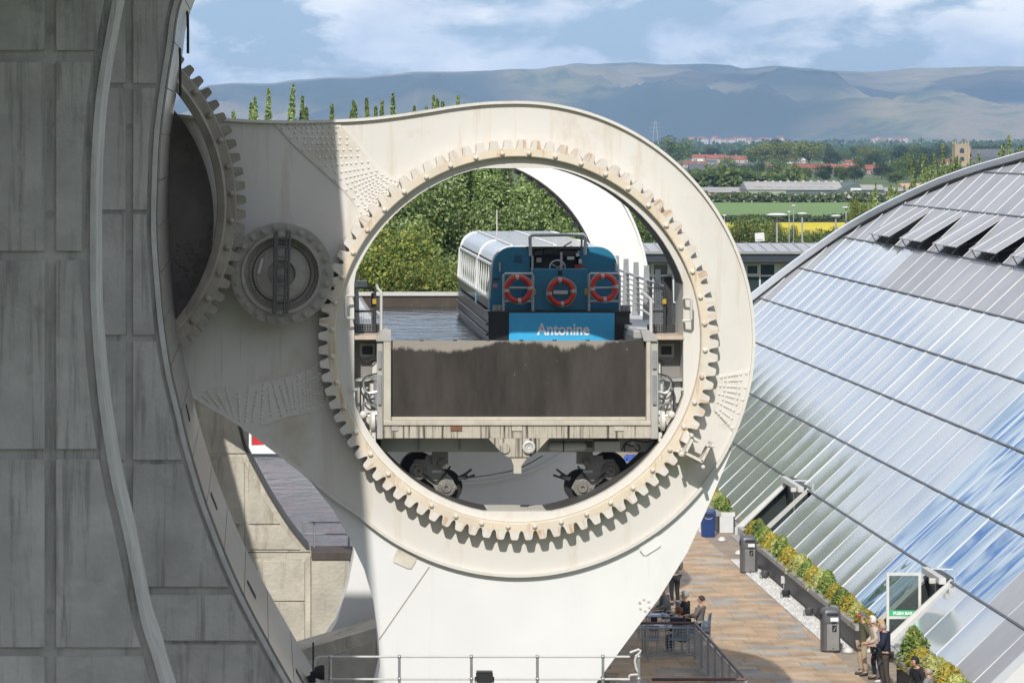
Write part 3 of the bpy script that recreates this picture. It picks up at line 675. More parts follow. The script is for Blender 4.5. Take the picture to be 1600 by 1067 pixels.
part('inner_sill', MB().pbox(611.2, 1009.8, 652, 657.1, YG + .1, YG + .3, YG), FRAME, go, bevel=.01)
part('apron_plate', MB().pbox(598.9, 1017.1, 664.8, 684.5, YG + .03, YG + .4, YG), DRIP, go)
lug = part('centre_lug', MB().prism(xz([(763,684.7),(858,684.7),(836,709),(829,714),(794,714),(786,710)], YG), YG + .035, YG + .3), DRIP, go)
part('lug_pin', MB().prism(xz([(798,714.3),(825,714.3),(815,728),(815,740),(803,740),(803,728)], YG), YG + .08, YG + .3), FRAME, lug)
part('port_ring', MB().lathe([(10/65.6, .1), (10/65.6, -.06), (7/65.6, -.08), (5/65.6, -.02), (3.4/65.6, -.05), (0, .0)], W(826, 698, YG), 'Y', 24), LSTEEL, lug, smooth=35)
part('port_ring', MB().lathe([(8/65.6, .06), (8/65.6, -.02), (0, -.025)], W(789, 700, YG), 'Y', 20), DRIP, lug)
for (a, b_, m) in ((704, 722, M('rust_patch', (.20, .09, .05), .8)), (800, 816, FRAME), (612, 622, FRAME2), (960, 975, FRAME)):
    part('patch_plate', MB().pbox(a, b_, 666, 673, YG + .0, YG + .03, YG), m, go)
lo = W(597, 711, YG); hi = W(1029, 686, YG)
part('lower_beam', MB().box(lo.x, hi.x, YG + .9, YG + 1.1, lo.z, hi.z), GPAINT, go)
for px in (657, 722): part('beam_stiffener', MB().pbox(px - 1.2, px + 1.2, 689, 707, YG + .83, YG + .9, YG), GPAINT2, go)
zb = lo.z; x_in0, x_in1 = W(611, 0, YG).x, W(1010, 0, YG).x; ztop = W(0, 533.5, YG).z
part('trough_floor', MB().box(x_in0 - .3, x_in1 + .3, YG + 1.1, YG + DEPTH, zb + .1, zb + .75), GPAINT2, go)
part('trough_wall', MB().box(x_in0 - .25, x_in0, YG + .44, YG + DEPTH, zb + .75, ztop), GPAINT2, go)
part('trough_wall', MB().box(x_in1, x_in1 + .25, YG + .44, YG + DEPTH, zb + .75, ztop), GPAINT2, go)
part('far_gate', MB().box(x_in0 - .2, x_in1 + .2, YG + DEPTH - .3, YG + DEPTH, zb + .76, ztop + .03), M('far_gate_brown', (.062, .048, .036), .7, var=.3, scale=1.5, spots=(.12, .10, .08), sp_scale=1.5), go)
part('far_gate_rail', MB().box(x_in0 - .2, x_in1 + .2, YG + DEPTH - .36, YG + DEPTH + .04, ztop + .035, ztop + .14), LSTEEL, go)
trw = MB(); zw = ztop - .29
rect(trw, x_in0 + .004, x_in1 - .004, YG + .425, YG + DEPTH - .31, zw)
part('trough_water', trw, watermat('trough_water', (.03, .04, .045), 1.2, .5, (1.3, .7, 1)), kind='structure', fix=False)
# side walkways, compartments and fittings, mirrored left and right
xa0, xa1 = W(554, 0, YG).x, W(599, 0, YG).x; xb0, xb1 = W(1018, 0, YG).x, W(1069, 0, YG).x
zd = W(0, 531, YG).z
DECKM = M('walkway_deck', (.52, .42, .33), .7, var=.15, scale=3); MESHF = M('walkway_grating', (.56, .57, .58), .5, var=.1, scale=6)
for sgn, (x0, x1) in ((-1, (xa0, xa1)), (1, (xb0, xb1))):
    part('deck_lip', MB().box(x0, x1, YG + .02, YG + 1.5, zd, zd + .09), DECKM, go, bevel=.01)
    part('walkway', MB().box(x0 - .1, x1, YG + 1.52, YG + DEPTH, zd, zd + .085), MESHF, go)
    part('kick_plate', MB().box(x0 + .05, x1 - .05, YG + 1.4, YG + 1.46, zd + .095, zd + .3), DARK, go)
    zc0 = W(0, 593, YG).z
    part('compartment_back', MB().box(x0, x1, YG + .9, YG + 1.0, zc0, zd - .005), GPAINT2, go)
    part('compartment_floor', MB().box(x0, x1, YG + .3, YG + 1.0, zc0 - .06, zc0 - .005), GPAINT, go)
    gx = lerp(x0, x1, .3 if sgn < 0 else .42)
    gv = part('vent_grille', MB().box(gx, gx + .25, YG + .86, YG + .9, zd - .4, zd - .2), DARK, go)
    part('vent_frame', MB().box(gx - .06, gx + .31, YG + .88, YG + .9 - .002, zd - .46, zd - .14), LSTEEL, gv)
    part('side_plate', MB().box(*((x0 + .02, x0 + .5) if sgn < 0 else (x1 - .42, x1 - .02)), YG + .5, YG + .56, zc0 - 1.7, zc0 - .08), WHITE, go)
    part('label_plate', MB().box(*((x0 - .12, x0 + .06) if sgn < 0 else (x1 - .25, x1 - .02)), YG - .03, YG + .0, W(0, 610, YG).z, W(0, 606, YG).z), LSTEEL, go)
    ix = x1 - .12 if sgn < 0 else x0 + .12              # beside the frame
    def Q(dx, py, y=0): return Vector((ix + dx * sgn, YG + .2 + y, W(0, py, YG).z))
    part('actuator_bracket', MB().box(ix - .14, ix + .12, YG + .2, YG + .6, Q(0, 594).z, Q(0, 568).z), WHITE, go, bevel=.015)
    part('actuator_cylinder', MB().tube([Q(.03, 588), Q(.03, 632)], .10, 10), GALV, go, smooth=40)
    part('actuator_sleeve', MB().tube([Q(.09, 600, .05), Q(.09, 628, .05)], .11, 10), WHITE, go, smooth=40)
    part('motor_box', MB().box(ix - .12, ix + .14, YG + .15, YG + .45, Q(0, 668).z, Q(0, 642).z), WHITE, go, bevel=.03)
    hw = part('hand_wheel', MB().lathe([(.24, .06), (.24, -.02), (.17, -.06), (.12, -.02), (.05, -.08), (0, -.08)], Q(.14, 658, -.05), 'X', 20), WHITE, go, smooth=35)
    part('flange_bolts', MB().tube([Q(.1, 676, -.05), Q(.1, 690, -.05)], .05, 8), WHITE, go)
    for (pts, m, r) in (([(.0, 584), (.3, 590), (.42, 606), (.3, 622), (.06, 622)], DARK, .022), ([(.02, 596), (.25, 590), (.36, 600), (.25, 614), (.02, 612)], GALV, .03),
                        ([(.0, 638), (.3, 630), (.38, 640), (.24, 650), (.0, 646)], GALV, .03), ([(.1, 640), (.38, 600), (.42, 640), (.40, 668), (.25, 682), (.1, 684)], DARK, .022),
                        ([(.2, 572), (.05, 560), (.3, 566), (.44, 556)], BLACK, .02)):
        part('hose', MB().tube(crom([Q(u, p, -.08) for u, p in pts], 5), r, 5), m, go)
    part('valve', MB().ball(Q(.36, 648, -.15), .09, 10, 6, (1, .6, 1)), WHITE, go, smooth=True)
    # hand rails and gate at the walkway end
    rx = x1 + .0 if sgn < 0 else x0 - .0
    hr = MB(); pz = [W(0, p, YG).z for p in (452, 474, 494, 531)]
    if sgn < 0:
        hr.tube([Vector((rx - .04, YG + .3, pz[3])), Vector((rx - .04, YG + .3, pz[0] - .08)), Vector((rx - .12, YG + .3, pz[0])), Vector((rx - .12, YG + 1.1, pz[0] + .05))], .035, 6)
        hr.tube([Vector((rx - .04, YG + .3, pz[2])), Vector((rx - .13, YG + .5, pz[2] + .08))], .03, 6)
    else:
        hr.tube([Vector((rx + .02, YG + .3, pz[3])), Vector((rx + .02, YG + .3, pz[0] - .25)), Vector((rx - .10, YG + 1.1, pz[0] - .12))], .04, 6)
        hr.tube([Vector((rx + .02, YG + .3, pz[2])), Vector((rx - .1, YG + 1.1, pz[2] + .1))], .03, 6)
    part('hand_rail', hr, LSTEEL, go)
    gx0, gx1 = (x0 + .02, x1 - .16) if sgn < 0 else (x0 + .12, x1 - .32)
    fr_ = MB(); zt = zd + 1.18
    fr_.tube([(gx0, YG + 1.3, zd + .1), (gx0, YG + 1.3, zt), (gx1 - .06, YG + 1.3, zt), (gx1, YG + 1.3, zt - .06), (gx1, YG + 1.3, zd + .1)], .035, 6)
    fr_.tube([(gx0, YG + 1.3, zd + .62), (gx1, YG + 1.3, zd + .62)], .028, 6)
    gt = part('end_barrier', fr_, DARK, go)
    ms = MB()
    for k in range(int((gx1 - gx0) / .06)):
        x = gx0 + .06 * k; ms.bar((x, YG + 1.3, zd + .14), (x, YG + 1.3, zt - .08 if sgn > 0 else zd + .6), .008, .008)
    for k in range(10): ms.bar((gx0, YG + 1.3, zd + .14 + .06*k), (gx1, YG + 1.3, zd + .14 + .06*k), .008, .008)
    part('mesh_infill', ms, GALV, gt, kind='stuff')
    part('latch', MB().box(gx1 - .06, gx1 + .03, YG + 1.2, YG + 1.26, zd + .8, zd + .92), M('yellow_latch', (.45, .30, .03), .5), gt)
    part('end_post', MB().box(*((x1 - .24, x1 - .16) if sgn < 0 else (x1 - .3, x1 - .12)), YG + 1.55, YG + 1.65, zd + .09, zd + (1.05 if sgn < 0 else 1.45)), DARK, go)
    if sgn < 0: part('lamp_box', MB().box(x0 + .1, x0 + .34, YG + 1.5, YG + 1.8, zt + .0, zt + .16), GALV, go)
    xf = x1 - .02 if sgn > 0 else x0 + .02
    for k in range(9):
        y = 90.0 + 2.65 * k
        if y > YG + DEPTH - .4: break
        mb = MB().prism([(xf - .17*sgn, zd + .1), (xf - .02*sgn, zd + .1), (xf - .06*sgn, zd + 1.5), (xf - .13*sgn, zd + 1.5)], y, y + .05)
        mb.bar((xf - .02*sgn, y + .025, zd + .1), (xf - .06*sgn, y + .025, zd + 1.5), .12, .02)
        part('railing_fin', mb, GALV, go)
        if y + 2.65 < YG + DEPTH:
            for q in range(7):
                z = zd + .28 + .14 * q; r_ = .035 if q == 6 else .018
                part('railing_bar', MB().tube([(xf - .05*sgn, y + .05, z), (xf - .05*sgn, y + 2.65, z)], r_, 5), GALV if q == 6 else STEEL, go)
part('corner_cap', MB().prism(xz([(588,533),(588,526),(597,516),(604,513),(611,520),(611,533)], YG), YG - .02, YG + .6), FRAME2, go)
part('corner_cap', MB().prism(xz([(1001,516),(1014,516),(1026,524),(1027,533),(1006,533)], YG), YG - .02, YG + .6), FRAME2, go)
part('corner_fender', MB().pbox(991, 1005, 517, 530, YG + .2, YG + 1.6, YG), STEEL, go, bevel=.03)
# bogies
HUBW = M('bogie_hub', (.20, .185, .165), .6, var=.3, scale=5)
YGB = YG + .85
def bogie(m):
    def X(px): return px if m < 0 else 1606.5 - px
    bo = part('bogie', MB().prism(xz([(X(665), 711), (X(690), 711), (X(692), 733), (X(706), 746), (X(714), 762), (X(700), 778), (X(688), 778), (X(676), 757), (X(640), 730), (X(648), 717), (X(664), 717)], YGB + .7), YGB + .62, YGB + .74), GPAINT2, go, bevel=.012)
    for (px, py, r) in ((653, 735, 28.5), (697, 761, 26.5)):
        c = W(X(px), py, YGB + .7)
        wh = part('wheel', MB().lathe([(0, .1), (r/65.6, .1), (r/65.6, .5), (0, .5)], c, 'Y', 36), BLACK, bo, smooth=40)
        part('hub', MB().lathe([(.22, .0), (.215, -.14), (.13, -.16), (.11, -.2), (.05, -.2), (.04, -.15), (0, -.15)], c, 'Y', 26), HUBW, wh, smooth=35)
        hb_ = MB()
        for k in range(12):
            a = PI*k/6; hb_.lathe([(.017, -.13), (.015, -.17), (0, -.175)], c + Vector((.175*math.cos(a), 0, .175*math.sin(a))), 'Y', 6)
        part('hub_bolts', hb_, GPAINT2, wh, kind='stuff')
    part('bogie_bracket', MB().pbox(*sorted((X(677), X(702))), 709, 728, YGB + .5, YGB + .75, YGB), GPAINT2, bo, bevel=.01)
    part('pivot_boss', MB().lathe([(.1, .0), (.1, -.1), (.05, -.12), (0, -.12)], W(X(690), 722, YGB + .5), 'Y', 14), HUBW, bo)
    sc_ = MB(); sc_.bar(W(X(716), 748, YGB + .6), W(X(730), 741, YGB + .6), .15, .1)
    for (a, b_, c2, d2) in ((722, 744, 737, 733), (724, 748, 742, 742)): sc_.bar(W(X(a), b_, YGB + .6), W(X(c2), d2, YGB + .6), .05, .05)
    part('scraper', sc_, DARK, bo); part('name_plate', MB().pbox(*sorted((X(677), X(692))), 738, 742, YGB + .60, YGB + .63, YGB), LSTEEL, bo)
    part('brake_pipe', MB().tube(crom([W(X(648), 728, YGB + .55), W(X(668), 745, YGB + .55), W(X(684), 752, YGB + .55), W(X(704), 728, YGB + .55)], 4), .022, 5), BLACK, bo)
bogie(-1); bogie(1)
part('gas_cylinder', MB().tube([W(856, 697, YG + .6), W(858, 697, YG + .6), W(861, 697, YG + .6), W(911, 697, YG + .6), W(914, 697, YG + .6), W(917, 697, YG + .6)], [.04, .09, .12, .12, .09, .04], 14), GPAINT, go, smooth=40)
part('cylinder_strap', MB().tube([W(879, 697, YG + .6), W(881, 697, YG + .6)], .135, 14), DARK, go)
part('cylinder_valve', MB().pbox(916, 929, 693, 702, YG + .55, YG + .7, YG), DARK, go)
part('control_box', MB().pbox(932, 973, 692, 709, YG + .55, YG + .85, YG), GPAINT, go, bevel=.015)
part('junction_box', MB().pbox(990, 996, 692, 699, YG + .7, YG + .85, YG), LSTEEL, go, bevel=.01)
for pts in ([(976,706),(978,692),(990,688),(1010,690),(1028,684)], [(972,704),(976,694),(984,696),(990,697)], [(996,694),(1000,700),(996,705),(992,701)]):
    part('cable', MB().tube(crom([W(a, b_, YG + .6) for a, b_ in pts], 5), .015, 5), BLACK, go)
part('slack_cable', MB().tube(crom([W(735, 746, YG + 1), W(770, 741, YG + 1), W(810, 732, YG + 1), W(848, 712, YG + 1)], 5), .012, 4), BLACK, go)

# ------------------------------------------------------------------ the tour boat afloat in the trough
YS = 93.2; ms = YS / F
bt = empty('tour_boat', (W(873, 0, YS).x, YS, zw), 'blue and white glass-roofed tour boat seen from the stern, afloat in the trough', 'boat')
NAVY = M('boat_blue_paint', (.015, .155, .265), .35, var=.12, scale=1.5, coat=.3, spots=(.01, .075, .16), sp_scale=2)
SKYB = M('boat_light_blue', (.05, .42, .73), .35, var=.06, coat=.3, streak=(.25, .42, .5), st_amt=.25, st_scale=(9, 9, .6), st_lo=.6)
HULLB = M('boat_black_paint', (.018, .018, .02), .4, var=.2, coat=.2)
BWHITE = M('boat_white_frame', (.70, .71, .71), .35, var=.05)
GLASSB = M('boat_window_glass', (.05, .06, .06), .05, spec=.8)
ROOFG = M('roof_glazing', (.36, .36, .33), .25, var=.15, scale=1, coat=.2)
xs0, xs1 = W(763, 0, YS).x, W(984, 0, YS).x; xm = (xs0 + xs1) / 2; zg = W(0, 490, YS).z; YB = 110.3
hull = MB(); sec = []
for i in range(13):
    t = i / 12; y = lerp(YS, YB, t); k = 1 if t < .8 else math.sqrt(max(0.02, 1 - ((t - .8) / .2) ** 2 * .97)); hw = (xs1 - xs0) / 2 * k
    zz = zg + (.25 * max(0, (t - .75) / .25) ** 2)
    sec.append([(xm - hw*.93, y, zw - .5), (xm - hw, y, zw + .1), (xm - hw, y, zz), (xm + hw, y, zz), (xm + hw, y, zw + .1), (xm + hw*.93, y, zw - .5)])
vs = [p for s in sec for p in s]; fs = [tuple(range(6)), tuple(72 + k for k in range(6))]
for i in range(12):
    for k in range(6): fs.append((i*6+k, i*6+(k+1)%6, (i+1)*6+(k+1)%6, (i+1)*6+k))
part('hull', hull.add(vs, fs), HULLB, bt)
for z in (zw + .16, zw + .42):
    for sd_, ix_ in ((-1, 2), (1, 3)):
        P = []
        for i in range(13):
            t = i / 12; x = sec[i][ix_][0] + .035*sd_; P.append((x, sec[i][ix_][1], z))
        part('rubbing_strake', MB().tube(P, .032, 5), DARK, bt)
def Bx(px): return W(px, 0, YS).x
def Bz(py): return W(0, py, YS).z
part('stern_panel', MB().box(Bx(795), Bx(960), YS - .06, YS + .1, zw - .2, Bz(489)), SKYB, bt, bevel=.02)
part('stern_deck', MB().box(xs0 - .02, xs1 + .02, YS - .04, YS + .95, zg + .003, zg + .06), HULLB, bt)
def text(name, s, size, loc, mat, parent, sx=1.0, bold=.012, ext=.006):
    cu = bpy.data.curves.new(name, 'FONT'); cu.body = s; cu.size = size; cu.offset = bold; cu.extrude = ext; cu.align_x = 'CENTER'
    ob = bpy.data.objects.new(name, cu); C.objects.link(ob); dg = bpy.context.evaluated_depsgraph_get(); dg.update()
    me = bpy.data.meshes.new_from_object(ob.evaluated_get(dg)); bpy.data.objects.remove(ob)
    me.materials.clear(); me.materials.append(mat)
    o = bpy.data.objects.new(name, me); C.objects.link(o); o.parent = parent
    o.location = Vector(loc) - OFF.get(parent, Vector((0,0,0))); o.rotation_euler = (R(90), 0, 0); o.scale = (sx, 1, 1); OFF[o] = OFF.get(parent)
    return o
text('lettering', 'Antonine', .42, (Bx(880), YS - .07, Bz(523)), M('white_lettering', (.78, .78, .78), .5), bt, .84, .009)
# cabin
zr = Bz(387.5); xc0, xc1 = Bx(769), Bx(975); YBH = YS + .95
def cab(inset=0, k=6):
    o = [(xc0 + inset, zg + .06)]; r_ = .5
    for i in range(k + 1):
        a = R(180 - 90*i/k); o.append((xc0 + .08 + inset + r_ + r_*math.cos(a), zr - inset - r_ + r_*math.sin(a)))
    for i in range(k + 1):
        a = R(90 - 90*i/k); o.append((xc1 - .08 - inset - r_ + r_*math.cos(a), zr - inset - r_ + r_*math.sin(a)))
    o.append((xc1 - inset, zg + .06)); return o
outer = cab()
# bulkhead: with an opening for the helm
hx0, hx1, hz0 = Bx(832), Bx(912), Bz(421)
Pn = [p for p in outer]
k_ = len(Pn)
left = [Pn[0]] + [p for p in Pn[1:k_//2]] + [(hx0, zr), (hx0, hz0), (hx0, zg + .06)]
right = [(hx1, zg + .06), (hx1, zr)] + [p for p in Pn[k_//2:-1]] + [Pn[-1]]
part('stern_bulkhead', MB().prism(left, YBH, YBH + .12), NAVY, bt)
part('stern_bulkhead', MB().prism(right, YBH, YBH + .12), NAVY, bt)
part('stern_bulkhead', MB().box(hx0 + .002, hx1 - .002, YBH + .001, YBH + .11, zg + .06, hz0), NAVY, bt)
part('engine_cover', MB().box(Bx(835), Bx(920), YS + .35, YBH - .002, zg + .06, Bz(421)), NAVY, bt, bevel=.02)
for px in (836, 917): part('cover_latch', MB().pbox(px - 2, px + 2.5, 452, 462, YS + .3, YS + .36, YS), M('yellow_handle', (.55, .36, .02), .5), bt, bevel=.02)
hs = part('helm_recess', MB().box(hx0, hx1, YBH + 1.1, YBH + 1.2, hz0 - .3, zr - .02), HULLB, bt)
part('helm_console', MB().box(hx0 + .04, hx1 - .04, YBH + .3, YBH + 1.0, hz0 - .3, Bz(402)), DARK, bt, bevel=.02)
part('instrument_panel', MB().box(hx0 + .06, hx1 - .06, YBH + .05, YBH + .25, Bz(402), Bz(393)), DARK, bt, bevel=.01)
for (a, b_, c, d_, m) in ((836, 848, 391, 399, DARK), (850, 872, 389, 397, HULLB), (886, 897, 401, 406, LSTEEL), (900, 905, 395, 401, LSTEEL), (898, 912, 414, 420, M('red_box', (.35, .03, .03), .5)), (838, 846, 403, 410, STEEL), (904, 909, 405, 412, LSTEEL)):
    part('instrument', MB().pbox(a, b_, c, d_, YBH - .03, YBH + .04, YBH), m, bt, bevel=.008)
part('helm_hood', MB().box(hx0 - .1, hx1 + .04, YBH - .1, YBH + .9, Bz(389.5), Bz(387)), DARK, bt, bevel=.02)
part('wiper_arm', MB().tube([W(880, 386, YBH), W(893, 378, YBH)], .02, 5), DARK, bt)
sw = part('steering_wheel', MB().tube([W(871 + 12*math.cos(2*PI*k/20), 418 - 11*math.sin(2*PI*k/20), YS + .6) for k in range(20)], .02, 5, True), GALV, bt)
for k in range(3):
    a = 2*PI*k/3 + .5; part('spoke', MB().tube([W(871, 418, YS + .6), W(871 + 12*math.cos(a), 418 - 11*math.sin(a), YS + .6)], .014, 5), GALV, sw)
part('throttle_post', MB().tube([W(877, 421, YS + .5), W(877, 394, YS + .5)], .03, 6), STEEL, bt)
part('helm_light', MB().pbox(874, 880, 423, 431, YS + .28, YS + .35, YS), BLACK, bt, bevel=.02)
goal = MB(); goal.tube([W(829, 400, YS + .5), W(828, 370, YS + .5), W(831, 367.5, YS + .5), W(912, 366.5, YS + .5), W(915, 370, YS + .5), W(914, 398, YS + .5)], .045, 7)
goal.tube([W(908, 367, YS + .5), W(909, 378, YS + .9), W(907, 398, YS + 1.1)], .03, 6)
part('antenna_frame', goal, GALV, bt)
part('grab_pole', MB().tube([W(832, 400, YS + .4), W(832, 487, YS + .4)], .03, 6), GALV, bt)
for (a, b_) in ((787, 833), (920, 968)):
    rr_ = MB(); rr_.tube([W(a, 489, YS + .12), W(a, 431, YS + .12), W(a + 2.5, 428, YS + .12), W(b_ - 2.5, 428, YS + .12), W(b_, 431, YS + .12), W(b_, 489, YS + .12)], .036, 6)
    rr_.tube([W(a, 450, YS + .12), W(b_, 450, YS + .12)], .028, 6); rr_.tube([W(a, 471, YS + .12), W(b_, 471, YS + .12)], .028, 6)
    part('stern_rail', rr_, GALV, bt)
for px in (781, 962): part('grab_handle', MB().tube([W(px, 410, YBH - .06), W(px, 424, YBH - .06)], .03, 6), GALV, bt)
part('wall_vent', MB().pbox(804, 816, 399, 410, YBH - .02, YBH, YBH), M('vent_blue', (.02, .08, .15), .5), bt)
part('notice', MB().pbox(770, 777, 443, 449, YBH - .02, YBH, YBH), M('red_notice', (.45, .2, .2), .5), bt)
part('notice', MB().pbox(771, 780, 434, 438, YBH - .02, YBH, YBH), DARK, bt)
for px in (778, 978):
    bl = part('bollard', MB().tube([W(px - 4, 489, YS + .3), W(px - 4, 477, YS + .3)], .07, 8), STEEL, bt)
    part('bollard_post', MB().tube([W(px + 3, 489, YS + .3), W(px + 3, 477, YS + .3)], .07, 8), STEEL, bl)
part('tail_light', MB().box(xc1 - .9, xc1 - .82, YBH + .1, YBH + .3, zr, zr + .07), DARK, bt)
# cabin shell: sill, glazed sides, pillars, roof with panels
YE = 109.0
zs = Bz(478); zl = lerp(zg, zr, .10)
for sd_, xw in ((-1, xc0), (1, xc1)):
    part('side_sill', MB().box(*sorted((xw, xw - .1*sd_)), YBH + .12, YE, zg + .06, zl + .18), HULLB, bt)
    part('side_glass', MB().box(*sorted((xw - .04*sd_, xw - .1*sd_)), YBH + .13, YE, zl + .18, zr - .5), GLASSB, bt)
    nP = 15
    for k in range(nP + 1):
        y = lerp(YBH + .16, YE - .1, k / nP); wd = .17 if k in (0, 6, 15) else (.06)
        part('window_frame', MB().bar((xw, y, zl + .18), (xw - .05*sd_, y, zr - .46), .02 if wd < .1 else .06, wd, up=(0, 1, 0)), BWHITE, bt)
        if k in (0, 6): part('pillar_foot', MB().box(*sorted((xw + .012*sd_, xw - .02*sd_)), y - .11, y + .11, zw + .3, zl + .16), SKYB, bt)
    for k in range(5):
        y = lerp(YBH + 1.6, YE - 1, k / 4); part('hull_port', MB().box(*sorted((xw + .03*sd_, xw + .0*sd_)), y, y + 1.1, zg - .35, zg - .08), GLASSB, bt)
    part('window_rail', MB().box(*sorted((xw + .02*sd_, xw - .08*sd_)), YBH + .12, YE, zl + .14, zl + .2), BWHITE, bt)
    part('eave_rail', MB().box(*sorted((xw - .04*sd_, xw - .14*sd_)), YBH + .12, YE, zr - .53, zr - .45), BWHITE, bt)
cs = cab(0); ci_ = cab(.06)
CURVED = M('curved_roof_panel', (.52, .55, .58), .22, var=.05, coat=.4)
part('roof', MB().strip(cs[2:-2], ci_[2:-2], YBH + .121, YE), CURVED, bt, smooth=30)
part('bow_bulkhead', MB().prism(outer, YE, YE + .1), BWHITE, bt)
for k in (0, 8.8, 22):
    y = lerp(YBH + .2, YE - .1, k / 22); o2 = cab(-.025)
    part('roof_rib', MB().strip(o2[1:-1], cs[1:-1], y - .07, y + .07), BWHITE, bt)
for c in range(2):
    for r_ in range(11):
        y0 = lerp(YBH + .35, YE - .3, r_ / 11); y1 = lerp(YBH + .35, YE - .3, (r_ + 1) / 11) - .13
        x0 = lerp(xc0 + .62, xc1 - .62, c / 2) + .05; x1 = lerp(xc0 + .62, xc1 - .62, (c + 1) / 2) - .05
        part('roof_panel', MB().box(x0, x1, y0, y1, zr + .003, zr + .035), ROOFG, bt)
part('roof_rail', MB().box(xm - .05, xm + .05, YBH + .3, YE - .2, zr + .002, zr + .05), BWHITE, bt)
part('roof_rail', MB().box(xc0 + .55, xc0 + .62, YBH + .3, YE - .2, zr + .002, zr + .05), BWHITE, bt)
part('aerial', MB().tube([(Bx(820), 104, zr), (Bx(820), 104, zr + .75)], .018, 5), LSTEEL, bt)
part('interior_seats', MB().box(xc0 + .5, xc1 - .5, YBH + 1.5, YE - 1, zg, zg + .5), NAVY, bt)
BUOY = M('lifebuoy_orange', (.52, .035, .018), .5, var=.12, scale=4); BAND = M('lifebuoy_band', (.46, .44, .40), .6)
for (px, py, dy, lab) in ((810, 452, -.02, 'orange lifebuoy on the stern rail, nearest the white window frames'), (877, 456.5, .2, 'orange lifebuoy hung in the middle on the blue engine cover of the boat'), (943.5, 449.5, -.02, 'orange lifebuoy on the stern rail, nearest the grey gangway fins')):
    c = W(px, py, YS + dy); lbq = empty('lifebuoy', c, lab, 'lifebuoy', 'lifebuoys on the boat stern')
    part('ring', MB().tube([(c.x + .30*math.cos(2*PI*k/32), c.y, c.z + .30*math.sin(2*PI*k/32)) for k in range(32)], .068, 10, True), BUOY, lbq, smooth=True)
    for k in range(4):
        a0 = PI/2*k + .1
        part('band', MB().tube([(c.x + .30*math.cos(a0 + q), c.y, c.z + .30*math.sin(a0 + q)) for q in (-.13, -.06, .0, .06, .13)], .0725, 10), BAND, lbq, smooth=40)
    part('grab_line', MB().tube([(c.x + (.375 + .012*math.sin(8*PI*k/40))*math.cos(2*PI*k/40), c.y - .02, c.z + (.375 + .012*math.sin(8*PI*k/40))*math.sin(2*PI*k/40)) for k in range(40)], .009, 4, True), BAND, lbq)
    if px == 877: part('holder', MB().bar((c.x - .2, c.y - .03, c.z), (c.x + .16, c.y - .03, c.z), .09, .05, up=(0, 1, 0)), BAND, lbq)
# ------------------------------------------------------------------ plaza
PAVE = bpy.data.materials.new('sandstone_paving'); PAVE.use_nodes = True; t = PAVE.node_tree; b = t.nodes['Principled BSDF']; Lk = t.links.new
g_ = nn(t, 'ShaderNodeNewGeometry'); oi = nn(t, 'ShaderNodeObjectInfo'); ad = nn(t, 'ShaderNodeMath', operation='ADD'); fr_ = nn(t, 'ShaderNodeMath', operation='FRACT')
Lk(g_.outputs['Random Per Island'], ad.inputs[0]); Lk(oi.outputs['Random'], ad.inputs[1]); Lk(ad.outputs[0], fr_.inputs[0])
rp_ = nn(t, 'ShaderNodeValToRGB'); e = rp_.color_ramp.elements
pc = [(0, (.42, .285, .175)), (.22, (.48, .34, .215)), (.42, (.43, .30, .19)), (.60, (.40, .30, .20)), (.72, (.36, .32, .27)), (.84, (.31, .295, .27)), (1, (.50, .38, .26))]
while len(e) < len(pc): e.new(.5)
for q, (p, c) in zip(e, pc): q.position = p; q.color = (*c, 1)
tcn = nn(t, 'ShaderNodeTexCoord'); nz_ = nn(t, 'ShaderNodeTexNoise'); nz_.inputs['Scale'].default_value = 1.1; nz_.inputs['Detail'].default_value = 8; Lk(tcn.outputs['Object'], nz_.inputs['Vector'])
mr = nn(t, 'ShaderNodeMapRange'); mr.inputs[1].default_value = .3; mr.inputs[2].default_value = .7; mr.inputs[3].default_value = .72; mr.inputs[4].default_value = 1.22; Lk(nz_.outputs[0], mr.inputs[0])
hs_ = nn(t, 'ShaderNodeHueSaturation'); Lk(mr.outputs[0], hs_.inputs['Value']); Lk(rp_.outputs[0], hs_.inputs['Color']); Lk(fr_.outputs[0], rp_.inputs[0])
Lk(hs_.outputs[0], b.inputs['Base Color']); b.inputs['Roughness'].default_value = .85
plaza = part('plaza', MB().box(X1d + .36, 60, 88, 176, -.03, -.012), M('paving_bed', (.30, .24, .18), .9, var=.2, scale=2), kind='structure')
slabs = []
y = 92.0; row = 0
rs = random.Random(3)
while y < 158:
    x = X1d + .4 + rs.random() * .6
    dep = 0.55 + .3 * rs.random()
    while x < 16.8:
        wdt = .55 + .6 * rs.random(); x1 = min(x + wdt, 16.84)
        if x1 - x > .12: slabs.append((x, x1 - .012, y, y + dep - .014, .004 * rs.random()))
        x += wdt
    y += dep
def seen(s):
    cx_, cy_ = (s[0]+s[1])/2, (s[2]+s[3])/2; px = CX + F*cx_/cy_; py = CY + F*H/cy_
    if py > 1075 or py < 790: return False
    ex = 1112 - (py - 780) * .63                    # the beak hides what is left of its edge
    return px > ex - 8
vis = [s for s in slabs if seen(s)]; vis.sort(key=lambda s: s[2])
ind = set(id(s) for s in vis[:298]); stuff = MB()
for s in slabs:
    if id(s) in ind: part('paving_slab', MB().box(s[0], s[1], s[2], s[3], -.02, s[4]), PAVE, plaza)
    else: stuff.box(s[0], s[1], s[2], s[3], -.02, s[4])
part('paving_slabs', stuff, PAVE, plaza, kind='stuff')
GRAV = M('white_gravel', (.60, .59, .57), .9, var=.25, scale=14, bump=.8, bscale=30, island=.3)
gv = MB(); rg = random.Random(5)
